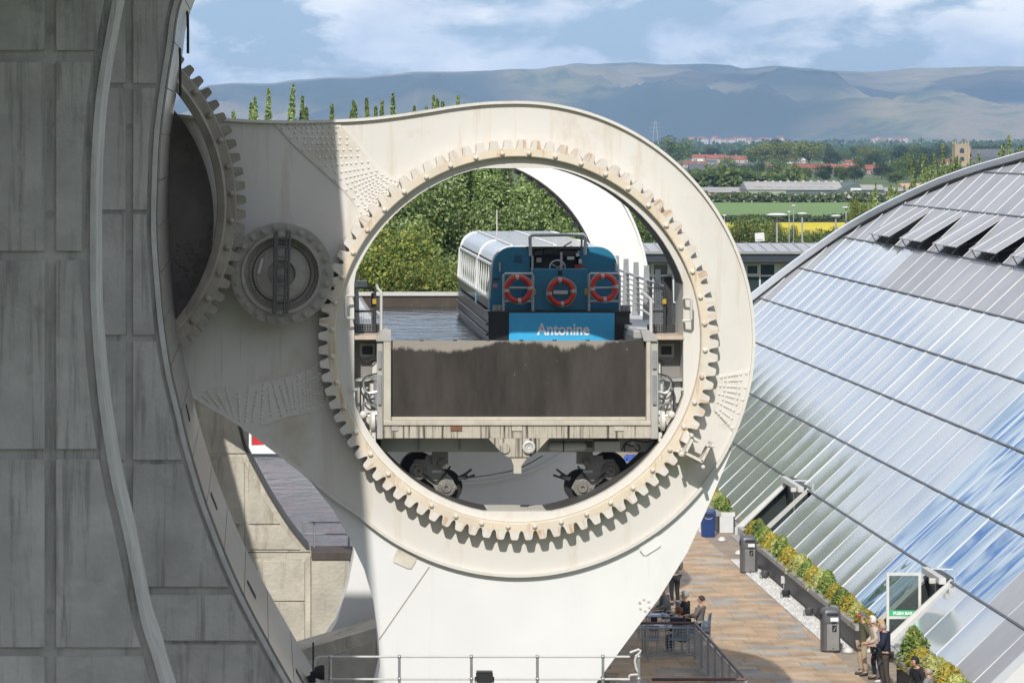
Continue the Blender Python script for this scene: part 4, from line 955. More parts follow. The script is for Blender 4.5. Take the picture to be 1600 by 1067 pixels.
for (y0, y1) in ((108.6, 131.0), (139.8, 147)):
    gv.box(16.86, 17.5, y0, y1, -.01, .012)
    for k in range(int(260 * (y1 - y0))):
        x = 16.88 + rg.random()*.6; yy = y0 + rg.random()*(y1-y0); r_ = .02 + .022*rg.random()
        a = rg.random()*6; P = [(x + r_*math.cos(a + q*2.1), yy + r_*math.sin(a + q*2.1), .01) for q in range(3)] + [(x, yy, .015 + r_)]
        gv.add(P, [(0,1,3), (1,2,3), (2,0,3)])
part('gravel_strip', gv, GRAV, kind='stuff', fix=False)

# ------------------------------------------------------------------ glazed visitor pavilion
TXs = [18.35, 20.2, 21.87, 23.6, 25.3, 26.97, 28.66, 30.46, 32.16, 33.9, 35.6]
def ZP(x): return .3 + (x - 18.35) * .952 if x < 20 else .95 * (x - 18.0)
rimP = [(18.35, 189), (20.2, 188.7), (22, 188.2), (23.6, 187.3), (25.1, 185.9), (27.4, 183), (29.3, 179.0), (31.06, 171.7), (32.0, 165.5), (32.56, 160), (33.0, 155), (33.6, 146), (34.2, 136), (35.0, 122), (35.6, 112)]
def YR_(x):
    for a, b_ in zip(rimP[:-1], rimP[1:]):
        if a[0] <= x <= b_[0]: return lerp(a[1], b_[1], (x - a[0]) / (b_[0] - a[0]))
    return rimP[-1][1] if x > 35 else rimP[0][1]
pav = empty('visitor_pavilion', (19, 120, 0), 'sloping glass roofed pavilion with curved white rim beside the paved plaza', 'building')
GL = bpy.data.materials.new('reflective_glazing'); GL.use_nodes = True; b = GL.node_tree.nodes['Principled BSDF']
b.inputs['Base Color'].default_value = (.60, .63, .635, 1); b.inputs['Metallic'].default_value = .56; b.inputs['Roughness'].default_value = .10
GLC = bpy.data.materials.new('sky_blue_glazing'); GLC.use_nodes = True; b = GLC.node_tree.nodes['Principled BSDF']  # blue tint painted in for the sky mirrored in the near lower panes
b.inputs['Base Color'].default_value = (.42, .56, .68, 1); b.inputs['Metallic'].default_value = .85; b.inputs['Roughness'].default_value = .02
GREYP = M('zinc_roof_panel', (.46, .455, .46), .45, metal=.35, var=.1, scale=.6, streak=(.36, .35, .34), st_amt=.4, st_scale=(1, 4, 1), island=.08)
GLW = M('unlit_interior_dark', (.02, .025, .025), .4)  # near-black colour painted in for the unlit interior behind openings
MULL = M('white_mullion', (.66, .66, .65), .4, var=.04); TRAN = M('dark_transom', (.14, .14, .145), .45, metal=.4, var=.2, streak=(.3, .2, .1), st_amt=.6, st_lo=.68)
nrm = Vector((-.95, 0, 1)).normalized()
YN, PIT = 94.0, 2.65
bays = [99.25 + PIT*k for k in range(-2, 36)]
D1 = (135.0, 139.3); D2 = (107.2, 109.85)
flap_bays = {}
rq = random.Random(11)
def sagpanel(x0, x1, yb, sag, ext):
    """a pane bowed slightly across its width, with real thickness"""
    mb = MB(); n = 10; vs = []
    yl0, yl1 = yb[0]; yh0, yh1 = yb[1]
    tw = (rq.random() - .5) * sag * .6; tl = (rq.random() - .5) * sag * 1.2
    for i in range(n + 1):
        u = i / n; d = -sag * math.sin(PI * u) + tw * math.sin(2*PI*u) + tl * (u - .5)
        for (x, ya, yb_) in ((x0, yl0, yl1), (x1, yh0, yh1)):
            p = Vector((x, lerp(ya, yb_, u), ZP(x))) + nrm * d; vs.append(p)
    m = len(vs)
    vs += [p - nrm * .03 for p in vs]
    fs = []
    for i in range(n): fs += [(2*i, 2*i+2, 2*i+3, 2*i+1), (m+2*i, m+2*i+1, m+2*i+3, m+2*i+2), (2*i, m+2*i, m+2*i+2, 2*i+2), (2*i+1, 2*i+3, m+2*i+3, m+2*i+1)]
    fs += [(0, 1, m+1, m), (2*n, m+2*n, m+2*n+1, 2*n+1)]
    return mb.add(vs, fs)
for r_ in range(len(TXs) - 1):
    x0, x1 = TXs[r_] + .03, TXs[r_ + 1] - .03
    for k, ya in enumerate(bays):
        yb_ = ya + PIT - .05; ya_ = max(ya, YN)
        l1, h1 = min(yb_, YR_(x0) - .3), min(yb_, YR_(x1) - .3)
        l0, h0 = min(ya_, l1), min(ya_, h1)
        if l1 - l0 < .15 and h1 - h0 < .15: continue
        mid = ya + PIT/2
        if r_ == 0 and (D1[0] < mid < D1[1] or D2[0] < mid < D2[1]): continue
        grey = r_ >= 7 or mid < 99.5 + (x0 - 18.35) * .9 or (r_ == 6) or (r_ == 5 and mid < 160 + 0*x0) or (mid > 181 and r_ >= 4)
        if r_ == 6 and 128 < mid < 174 and k % 3 != 2:
            # open vent flap hinged along its upper edge
            flap = part('vent_flap', sagpanel(x0, x1, ((l0, l1), (h0, h1)), 0, 0), GREYP, pav)
            hinge = Vector((x1, 0, ZP(x1))); Rm = Matrix.Rotation(R(12), 4, 'Y')
            for v in flap.data.vertices:
                p = v.co + OFF[pav] - hinge; yv = p.y; p = Vector((p.x, 0, p.z)); p = Rm @ p; v.co = Vector((p.x, yv, p.z)) + hinge - OFF[pav]
            low = Rm @ (Vector((x0, 0, ZP(x0))) - hinge) + hinge
            for yy in (l0 + .35, l1 - .35):
                part('flap_stay', MB().tube([(low.x + .1, yy, low.z), (x0 + .75, yy, ZP(x0 + .75) - .1)], .025, 5), DARK, flap)
                part('flap_stay', MB().tube([(low.x + .05, yy, low.z), (x0 + .05, yy + .3, ZP(x0) - .05)], .02, 5), DARK, flap)
            for q in (.5,):
                yy = lerp(l0 + .02, l1 - .02, q); part('flap_bead', MB().bar(low + Vector((-.03, yy, .03)), hinge + Vector((-.03, yy, .03)), .03, .02, up=(0, 1, 0)), MULL, flap)
            ob = MB().add([(x0, l0, ZP(x0) - .45), (x0, l1, ZP(x0) - .45), (x1, h1, ZP(x1) - .45), (x1, h0, ZP(x1) - .45)], [(0, 1, 2, 3)])
            continue
        part('roof_panel' if grey else 'glass_panel', sagpanel(x0, x1, ((l0, l1), (h0, h1)), (.004 if grey else .009 + .008*rq.random()), 0), GREYP if grey else (GLC if mid < 115 + (x0 - 18.35) * 1.0 and r_ < 5 and not (r_ == 0 and mid < 108) else GL), pav, smooth=25, fix=True)
for ya in bays:                                       # mullions up the slope
    y = ya - .025
    if y < YN + .1: continue
    xm_ = TXs[0]
    while xm_ < TXs[-1] and YR_(xm_) > y + .25: xm_ += .05
    x0 = TXs[0]
    if D1[0] < y < D1[1] or D2[0] < y < D2[1]: x0 = TXs[1]
    if xm_ - x0 > .4: part('mullion', MB().bar(Vector((x0, y, ZP(x0))) + nrm*.012, Vector((xm_, y, ZP(xm_))) + nrm*.012, .05, .028, up=nrm), MULL, pav)
for x in TXs[1:-1]:
    y1 = YR_(x) - .3; part('transom', MB().bar(Vector((x, YN, ZP(x))) + nrm*.02, Vector((x, y1, ZP(x))) + nrm*.02, .06, .035, up=nrm), TRAN, pav)
# dark sheet under the roof, coloured in for the unlit space
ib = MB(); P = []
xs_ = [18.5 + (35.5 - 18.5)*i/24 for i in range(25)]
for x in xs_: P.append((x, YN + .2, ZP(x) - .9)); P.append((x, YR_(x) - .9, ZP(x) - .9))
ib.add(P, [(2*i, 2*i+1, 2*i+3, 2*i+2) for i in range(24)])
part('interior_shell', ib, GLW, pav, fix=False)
part('floor_plinth', MB().box(18.2, 18.45, YN, 188, -.05, .3), STEEL, pav)
part('gable_wall', MB().prism([(18.5, 0), (35.6, 0), (35.6, ZP(35.6) - .9), (18.5, ZP(18.5) + .0)], YN - .25, YN + .0), GREYP, pav)
part('end_fascia', MB().bar(Vector((18.2, YN - .15, ZP(18.2))) + nrm*.05, Vector((35.6, YN - .15, ZP(35.6))) + nrm*.05, .9, .4, up=nrm), MULL, pav)
# the curved white rim
RIMM = M('rim_paint', (.70, .725, .77), .4, var=.05)
rpts = crom([(p[0], p[1]) for p in rimP], 5); RV = []; fs = []; RD = []
for p in rpts:
    c = Vector((p.x, p.y, ZP(p.x)))
    for (dn, dy) in ((.10, -.3), (.38, -.3), (.38, .35), (.10, .35)): RV.append(c + nrm*dn + Vector((0, dy, 0)))
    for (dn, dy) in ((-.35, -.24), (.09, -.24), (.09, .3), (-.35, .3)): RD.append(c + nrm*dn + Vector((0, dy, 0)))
for i in range(len(rpts) - 1):
    for k in range(4): fs.append((i*4+k, i*4+(k+1)%4, (i+1)*4+(k+1)%4, (i+1)*4+k))
fs += [(0,1,2,3), tuple(4*(len(rpts)-1)+k for k in range(4))]
part('roof_rim', MB().add(RV, fs), RIMM, pav, smooth=40); part('rim_shadow_strip', MB().add(RD, fs), TRAN, pav)  # dark strip under the rim, painted in for its shadow line
# doorways
CLEAR = bpy.data.materials.new('tinted_door_glass'); CLEAR.use_nodes = True; b = CLEAR.node_tree.nodes['Principled BSDF']
b.inputs['Base Color'].default_value = (.35, .42, .40, 1); b.inputs['Transmission Weight'].default_value = .9; b.inputs['Roughness'].default_value = .02; b.inputs['IOR'].default_value = 1.45
def doorway(y0, y1, leaf):
    xt = TXs[1]; zt = ZP(xt)
    for y in (y0 - .06, y1 + .06):
        part('door_jamb', MB().prism([(18.10, 0), (18.24, 0), (18.24, .16), (xt + .06, zt - .02), (xt + .0, zt + .10), (18.10, .27)], y - .045, y + .045), LSTEEL, pav)
        part('reveal_glass', MB().prism([(18.3, .05), (xt, .05), (xt, zt - .05)], y - .02, y + .02), CLEAR, pav)
    part('door_back', MB().box(xt + .9, xt + .95, y0, y1, 0, zt + .6), GLW, pav)
    part('threshold', MB().box(17.9, xt + .9, y0 + .1, y1 - .1, .0, .012), STEEL, pav)
    hd = part('door_header', MB().box(xt - .35, xt - .15, y0 - .1, y1 + .1, zt - .06, zt + .12), LSTEEL, pav)
    part('header_soffit', MB().box(xt - .14, xt + .9, y0, y1, zt + .0, zt + .1), DARK, pav)
    part('door_closer', MB().box(xt - .55, xt - .36, y0 + .35, y0 + .5, zt - .1, zt + .05), LSTEEL, pav, bevel=.02)
    part('closer_arm', MB().bar((xt - .4, y0 + .9, zt + .28), (xt + .2, y0 + .7, zt + .28), .05, .03), MULL, pav)
    part('door_post', MB().box(xt - .2, xt - .1, (y0+y1)/2 - .05, (y0+y1)/2 + .05, .02, zt - .12), LSTEEL, pav)
    for q in (0, 1):
        ya = lerp(y0, (y0+y1)/2, q) + .08; yb_ = lerp((y0+y1)/2, y1, q) - .08
        if q == 0 and leaf: continue
        part('door_pane', MB().box(xt - .17, xt - .15, ya, yb_, .1, zt - .14), GLW, pav)
    if leaf:
        yl = y0 + .1; x0, x1 = xt - 1.85, xt - .84; z1 = 2.35
        lf = part('door_leaf', MB().prism([(x0, .05), (x1, .05), (x1, z1), (x0, z1)], yl, yl + .06, [[(x0 + .08, .15), (x1 - .08, .15), (x1 - .08, 1.0), (x0 + .08, 1.0)], [(x0 + .08, 1.08), (x1 - .08, 1.08), (x1 - .08, z1 - .09), (x0 + .08, z1 - .09)]]), LSTEEL, pav)
        part('leaf_glass', MB().box(x0 + .075, x1 - .075, yl + .02, yl + .03, 1.085, z1 - .095), CLEAR, lf)
        part('leaf_glass', MB().box(x0 + .075, x1 - .075, yl + .02, yl + .03, .155, .995), CLEAR, lf)
        part('push_bar_sign', MB().box(x0 + .085, x1 - .085, yl - .008, yl - .002 + .02, 1.09, 1.25), M('sign_green', (.02, .42, .16), .5), lf)
        text('lettering', 'PUSH BAR TO', .125, ((x0 + x1)/2 + .08, yl - .01, 1.125), M('sign_white', (.8, .8, .8), .5), lf, 1.0, .004, .002)
doorway(D1[0], D1[1], False); doorway(D2[0], D2[1], True)

# ------------------------------------------------------------------ planters, shrubs
PLD = M('planter_charcoal', (.033, .032, .033), .5, var=.15); PLC = M('planter_cap', (.30, .29, .28), .5, var=.08); PLE = M('planter_end_white', (.60, .60, .585), .5, var=.05)
SOIL = M('dark_soil', (.03, .024, .018), .95, var=.3, scale=8)
for (y0, y1, lab) in ((140.0, 153.0, 'short grey planter trough beyond the far doorway, next to the blue bin'), (107.5, 133.0, 'long charcoal planter trough between the two doorways, behind the white gravel'), (86.0, 101.0, 'charcoal planter trough the man in the navy jumper leans on')):
    pl = empty('planter', (17.9, y0, 0), lab, 'planter', 'planter troughs along the pavilion')
    part('front_panel', MB().box(17.55, 17.6, y0 + .05, y1, 0, .62), PLD, pl); part('front_cap', MB().box(17.48, 17.66, y0, y1, .62, .78), PLC, pl, bevel=.01)
    part('back_panel', MB().box(18.14, 18.19, y0 + .05, y1, 0, .7), PLD, pl); part('end_panel', MB().box(17.61, 18.13, y0, y0 + .06, 0, .61), PLE, pl)
    part('end_cap', MB().box(17.661, 18.19, y0 - .01, y0 + .1, .612, .775), PLE, pl); part('far_panel', MB().box(17.61, 18.13, y1 - .05, y1, 0, .7), PLD, pl)
    part('soil', MB().box(17.605, 18.135, y0 + .1, y1 - .06, .3, .66), SOIL, pl)
    for k in range(int((y1 - y0) / 1.3)):
        part('liner_lip', MB().box(17.67, 17.80, y0 + .3 + 1.3*k, y0 + 1.1 + 1.3*k, .67, .70), BLACK if k % 2 else PLE, pl)
def leaf_cloud(n, shape, size, rg, mb=None, up=.0, asp=.55):
    mb = mb or MB()
    for k in range(n):
        p, nr = shape(rg)
        d = (nr + Vector((rg.gauss(0, .6), rg.gauss(0, .6), rg.gauss(0, .6) + up))).normalized()
        a = d.orthogonal().normalized(); a = Matrix.Rotation(rg.random()*6.28, 3, d) @ a; b_ = d.cross(a)
        s = size * (.6 + .8*rg.random())
        mb.add([p - a*s, p - b_*s*asp, p + a*s, p + b_*s*asp], [(0, 1, 2, 3)])
    return mb
def cone_shape(h, r):
    def f(rg):
        u = rg.random() ** .75; z = h * u; a = rg.random()*6.28
        lob = 1 + .18*math.sin(3*a + 5*u) + .12*math.sin(7*a - 9*u)
        rr = r * lob * (1 - u**1.6)**.6 * min(1, .6 + u*2.5) * (.72 + .28*rg.random()); 
        return Vector((rr*math.cos(a), rr*math.sin(a), z)), Vector((math.cos(a), math.sin(a), .5))
    return f
YEL = leafmat('golden_conifer', [(.14, .18, .03), (.34, .31, .04), (.52, .38, .05), (.48, .42, .11)], .2)
GRN = leafmat('green_conifer', [(.06, .13, .025), (.14, .24, .05), (.26, .33, .08), (.40, .38, .10)], .2)
PALE = leafmat('pale_conifer', [(.24, .30, .08), (.46, .47, .15), (.62, .58, .24)], .2)
CORE = M('shrub_heart', (.025, .035, .012), .9)
sh_me = {}
for i, (m, h, r) in enumerate(((YEL, .68, .40), (GRN, .82, .34), (PALE, .62, .40), (YEL, .58, .42), (GRN, .64, .38))):
    sh_me[i] = (mesh_of('shrub_leaves', leaf_cloud(1500, cone_shape(h, r), .05, random.Random(20 + i), up=.4, asp=.4), m, fix=False), mesh_of('shrub_stem', MB().lathe([(.04, -.1), (r*.5, .1), (r*.45, h*.4), (.03, h*.8)], (0, 0, 0), 'Z', 8), CORE))
LABK = ['golden yellow', 'dark green', 'pale lime', 'squat golden', 'green']
def shrub(y, i, lab, sc_=1.0, x=17.88):
    s = empty('shrub', (x, y, .62), lab, 'shrub', 'clipped shrubs in the planter troughs', rz=rnd.random()*6)
    s.scale = (sc_,)*3; inst('foliage', sh_me[i][0], s); inst('stem', sh_me[i][1], s)
ords = ['first', 'second', 'third', 'fourth', 'fifth', 'sixth', 'seventh', 'eighth', 'ninth', 'tenth', 'eleventh', 'twelfth', 'thirteenth', 'fourteenth', 'fifteenth', 'sixteenth', 'seventeenth', 'eighteenth']
seq = [3, 2, 0, 4, 0, 1, 2, 0, 4, 2, 3, 0, 1, 2, 0, 4, 1, 3]
for k, i in enumerate(seq):
    y = 108.1 + (132.3 - 108.1) * k / (len(seq) - 1)
    shrub(y, i, '%s shrub in the long planter, %s counted from the open glass door' % (LABK[i], ords[k]), .92 + .25*rnd.random())
for k, (y, i) in enumerate(((141.2, 4), (142.6, 2), (144.2, 0), (146.0, 1), (148.5, 4))):
    shrub(y, i, '%s shrub in the far planter behind the blue bin, %s from the doorway' % (LABK[i], ords[k]), 1.05)
for k, (y, i, s) in enumerate(((100.2, 1, 1.35), (99.0, 3, 1.2), (97.7, 2, 1.1), (96.5, 2, 1.25), (95.2, 0, 1.2), (94.0, 2, 1.1), (92.8, 4, 1.1))):
    shrub(y, i, '%s shrub in the near planter, %s from the man in navy' % (LABK[i], ords[k]), s)

# ------------------------------------------------------------------ bins, uplights, fences
BINM = M('bin_grey', (.12, .12, .125), .42, metal=.3, var=.1); BINF = M('bin_steel_face', (.36, .35, .34), .35, metal=.6, var=.1, scale=3)
def rrect(w, d, r, n=4):
    o = []
    for (cx_, cy_, a0) in ((w-r, d-r, 0), (-w+r, d-r, 90), (-w+r, -d+r, 180), (w-r, -d+r, 270)):
        for k in range(n + 1): a = R(a0 + 90*k/n); o.append((cx_ + r*math.cos(a), cy_ + r*math.sin(a)))
    return o
def loftz(mb, prof, base):                            # rounded box by levels (scale, z)
    n = len(base); vs = [(p[0]*s, p[1]*s, z) for s, z in prof for p in base]; fs = []
    for i in range(len(prof) - 1):
        for k in range(n): fs.append((i*n+k, i*n+(k+1)%n, (i+1)*n+(k+1)%n, (i+1)*n+k))
    fs += [tuple(range(n)), tuple((len(prof)-1)*n+k for k in range(n))]
    return mb.add(vs, fs)
def litter_bin(loc, lab, rz):
    bn = empty('litter_bin', (0, 0, 0), lab, 'litter bin', 'grey litter bins on the plaza'); base = rrect(.27, .25, .12)
    part('body', loftz(MB(), [(1, .04), (1, .84)], base), BINM, bn, smooth=35)
    part('hood', loftz(MB(), [(1.02, .85), (1.02, 1.12), (.96, 1.2), (.82, 1.26), (.5, 1.29)], base), BINM, bn, smooth=45)
    part('foot', loftz(MB(), [(.92, 0), (.95, .038)], base), BLACK, bn)
    fr = part('front_door', MB().box(-.15, .2, -.262, -.245, .07, .82), BINF, bn, bevel=.008)
    part('mouth', MB().box(-.15, .19, -.263, -.24, 1.06, 1.15), BLACK, bn, bevel=.02); part('side_mouth', MB().box(-.285, -.26, -.15, .12, .95, 1.12), BLACK, bn, bevel=.01)
    part('label', MB().box(-.05, .18, -.268, -.256, .91, 1.02), M('bin_label_white', (.72, .72, .72), .5), bn)
    part('ash_slot', MB().box(-.02, .14, -.268, -.25, .83, .89), BLACK, bn, bevel=.02)
    pc = part('pictogram', MB().box(.0, .13, -.27, -.26, .60, .80), BLACK, bn)
    part('pictogram_mark', MB().bar((.04, -.273, .63), (.09, -.273, .74), .03, .005), M('bin_mark_white', (.7, .7, .7), .5), pc)
    part('lock', MB().lathe([(.02, 0), (.02, -.01), (0, -.01)], (.03, -.262, .12), 'Y', 8), BLACK, bn)
    bn.location = loc; bn.rotation_euler = (0, 0, rz); OFF[bn] = Vector(loc); return bn
litter_bin((16.98, 127.2, 0), 'grey litter bin with white label at the far end of the white gravel', .05)
litter_bin((16.78, 107.7, 0), 'grey litter bin nearest the people in front of the open glass door', .05)
bb = empty('blue_bin', (0, 0, 0), 'dark blue square bin beside the short far planter', 'bin')
BLU = M('bin_blue', (.012, .04, .15), .4, var=.1)
part('body', loftz(MB(), [(.86, 0), (.95, .7)], rrect(.27, .27, .06)), BLU, bb, smooth=35)
part('lid', loftz(MB(), [(1.0, .705), (1.0, .95), (.93, 1.0)], rrect(.27, .27, .06)), BLU, bb, smooth=35)
part('liner_bag', MB().tube([(.29*math.cos(a)*1.0, .29*math.sin(a), .7 + .03*math.sin(5*a)) for a in [2*PI*k/24 for k in range(24)]], .02, 5, True), M('bag_grey', (.3, .3, .32), .4), bb)
part('slot', MB().box(-.18, .18, -.285, -.26, .80, .88), BLACK, bb, bevel=.02)
bb.location = (17.0, 138.7, 0)
for k, (px, py, lab) in enumerate(((1195, 904, 'small dark uplight on the gravel, nearest the far litter bin'), (1228, 934, 'middle dark uplight on the gravel in front of the long planter'), (1264, 963, 'small dark uplight on the gravel, nearest the near litter bin'))):
    Y = F*H/(py - CY); p = W(px, py, Y)
    u = empty('uplight', (p.x, p.y, 0.01), lab, 'uplight', 'ground uplights along the gravel')
    part('lamp_drum', MB().lathe([(0, .04), (.10, .05), (.13, .1), (.135, .24), (.11, .25), (.10, .23), (0, .23)], (p.x, p.y, .02), 'Z', 16), M('uplight_grey', (.085, .085, .09), .5) if k != 1 else DARK, u, smooth=35)
    part('stirrup', MB().tube([(p.x - .16, p.y, .02), (p.x - .16, p.y, .2), (p.x - .14, p.y, .2)], .015, 5), DARK, u); part('base_plate', MB().box(p.x - .18, p.x + .12, p.y - .1, p.y + .1, .012, .03), DARK, u)
for (px, py, lab) in ((1155, 866, 'pale dome light at the gravel corner by the far litter bin'), (1128, 845, 'pale dome light beside the white end of the far planter'), (1325, 1019, 'pale dome light beside the white planter end by the people')):
    Y = F*H/(py - CY); p = W(px, py, Y); u = empty('dome_light', (p.x, p.y, 0.01), lab, 'ground light', 'pale ground lights')
    part('dome', MB().ball((p.x, p.y, .02), .16, 12, 6, (1, 1, .9), True), LSTEEL, u, smooth=True); part('collar', MB().lathe([(.18, 0), (.18, .03), (.15, .03)], (p.x, p.y, .0), 'Z', 14), STEEL, u)
sb = empty('socket_box', W(1225, 921, F*H/706), 'small white socket box on the gravel against the planter front', 'socket box')
p = W(1225, 921, F*H/706); part('box', MB().box(p.x - .09, p.x + .09, p.y, p.y + .1, .2, .45), PLE, sb, bevel=.015); part('conduit', MB().tube([(p.x, p.y + .05, 0), (p.x, p.y + .05, .2)], .02, 6), STEEL, sb)

RAILRED = M('dark_red_handrail', (.10, .04, .035), .4, var=.1)
def mesh_fence(a, b_, n, lab, hgt=1.05, skip_first=False, meshed=True):
    a = Vector(a); b_ = Vector(b_); f_ = empty('terrace_fence', a, lab, 'fence', 'mesh fences round the terrace'); d = (b_ - a)
    for k in range(n + 1):
        if skip_first and k == 0: continue
        p = a + d * k / n; part('post', MB().box(p.x - .035, p.x + .035, p.y - .035, p.y + .035, 0, hgt - .03), GALV, f_)
        part('post_foot', MB().box(p.x - .08, p.x + .08, p.y - .08, p.y + .08, .004, .02), GALV, f_)
    part('handrail', MB().tube([a + Vector((0, 0, hgt)), b_ + Vector((0, 0, hgt))], .04, 8), RAILRED, f_)
    for z in (.12, hgt - .14): part('mesh_rail', MB().bar(a + Vector((0, 0, z)), b_ + Vector((0, 0, z)), .03, .04), GALV, f_)
    if meshed:
        mm = MB(); L_ = d.length; q = int(L_ / .09)
        for k in range(1, q): p = a + d * k / q; mm.bar(p + Vector((0, 0, .13)), p + Vector((0, 0, hgt - .15)), .007, .007)
        for k in range(1, 9): z = .12 + (hgt - .26) * k / 9; mm.bar(a + Vector((0, 0, z)), b_ + Vector((0, 0, z)), .007, .007)
        part('mesh_infill', mm, GALV, f_, kind='stuff')
mesh_fence((9.9, 106, 0), (12.62, 106, 0), 2, 'mesh fence with dark red rail in front of the seated diners')
mesh_fence((12.62, 106, 0), (12.62, 95.05, 0), 7, 'long mesh fence running along the plaza away from the diners', skip_first=True)
mesh_fence((10.2, 95, 0), (12.62, 95, 0), 2, 'nearest piece of mesh fence at the bottom edge, with dark red rail', skip_first=True)

# ------------------------------------------------------------------ walkway railing below the wheel, with floodlights
YRl = 84.0
lg = empty('service_walkway', (5, YRl, 0), 'steel service walkway with a white tubular railing in front of the beak', 'walkway')
zb_ = W(0, 1067, YRl).z - .45
part('walkway_deck', MB().box(W(470, 0, YRl).x, W(1015, 0, YRl).x, YRl - .1, YRl + 1.2, zb_ - .15, zb_), STEEL, lg)
for px in (560, 780, 960): part('support_leg', MB().box(W(px, 0, YRl).x - .12, W(px, 0, YRl).x + .12, YRl + .3, YRl + .54, -4, zb_ - .151), STEEL, lg)
for px in (515.6, 624, 736.5, 839.6, 942, 998):
    x = W(px, 0, YRl).x; part('post', MB().tube([(x, YRl, zb_), (x, YRl, W(0, 1025, YRl).z)], .033, 7), GALV, lg)
    for py in (1025.5, 1060): part('tee_fitting', MB().ball(W(px, py, YRl), .052, 8, 5), GALV, lg, smooth=True)
for py in (1025.5, 1060.5): part('rail', MB().tube([W(497 if py < 1030 else 512, py, YRl), W(984, py, YRl)], .026, 7), LSTEEL, lg)
part('rail_end', MB().tube([W(500, 1025.5, YRl), W(493, 1028, YRl), W(491.5, 1034, YRl), W(491.5, 1085, YRl)], .026, 7), LSTEEL, lg)
part('bent_rail', MB().tube([W(p, q, YRl) for p, q in ((984, 1019), (987, 1018), (998, 1014), (1001, 1016), (999, 1020), (994, 1024), (992, 1032), (994, 1044), (998, 1050), (999, 1053), (985, 1054), (983, 1056), (983, 1061), (970, 1061))], .028, 7), LSTEEL, lg)
for (px, py, w_, h_, lab) in ((757, 1057, 25, 14, 'square black floodlight on the railing in front of the white beak'),):
    c = W(px, py, YRl - .18); fl = empty('floodlight', c, lab, 'floodlight')
    part('lamp_housing', MB().box(c.x - .19, c.x + .19, c.y - .1, c.y + .1, c.z - .13, c.z + .11), BLACK, fl, bevel=.03); part('visor', MB().box(c.x - .18, c.x + .18, c.y - .12, c.y + .14, c.z + .112, c.z + .13), DARK, fl)
    part('bracket', MB().tube([(c.x - .21, c.y, c.z), (c.x - .21, c.y + .05, c.z - .2), (c.x + .21, c.y + .05, c.z - .2), (c.x + .21, c.y, c.z)], .018, 5), DARK, fl)
c = W(500, 1050, YRl - .1); fl = empty('floodlight', c, 'round black floodlight and thin rod at the left end of the railing', 'floodlight')
part('lamp_housing', MB().lathe([(0, -.14), (.12, -.12), (.17, .02), (.17, .1), (.15, .1), (.14, .06), (0, .06)], c, 'X', 18), BLACK, fl, smooth=35)
part('bracket', MB().box(c.x - .22, c.x - .1, c.y - .06, c.y + .06, c.z - .22, c.z + .02), BLACK, fl, bevel=.02)
part('mount', MB().tube([W(480, 1062, YRl), W(492, 1058, YRl)], .09, 8), BLACK, fl)
part('thin_rod', MB().tube([W(489.5, 1067, YRl), W(489.5, 1003, YRl)], .022, 6), DARK, fl)
# ------------------------------------------------------------------ people
tmp_sc = bpy.data.scenes.new('tmp')
def skin(nodes, edges, root, sub=1):
    names = list(nodes); me = bpy.data.meshes.new('s'); me.from_pydata([nodes[n][0] for n in names], [(names.index(a), names.index(b)) for a, b in edges], [])
    o = bpy.data.objects.new('s', me); tmp_sc.collection.objects.link(o)
    m = o.modifiers.new('skin', 'SKIN'); m.use_smooth_shade = True; m.branch_smoothing = .3
    for i, n in enumerate(names):
        sv = me.skin_vertices[0].data[i]; r = nodes[n][1]; sv.radius = r if isinstance(r, tuple) else (r, r); sv.use_root = (n == root)
    if sub: s = o.modifiers.new('sub', 'SUBSURF'); s.levels = sub; s.render_levels = sub
    with bpy.context.temp_override(scene=tmp_sc, view_layer=tmp_sc.view_layers[0]): dg = bpy.context.evaluated_depsgraph_get()
    dg.update()
    res = bpy.data.meshes.new_from_object(o.evaluated_get(dg)); bpy.data.objects.remove(o); return res
def pal(name, col, rough=.8): return M(name, col, rough, var=.12, scale=6)
SKIN = pal('skin_tone', (.46, .27, .19), .55)
SHOE = pal('dark_shoe', (.04, .03, .025), .5)
EYEM = pal('eye_dark', (.02, .015, .012), .3)
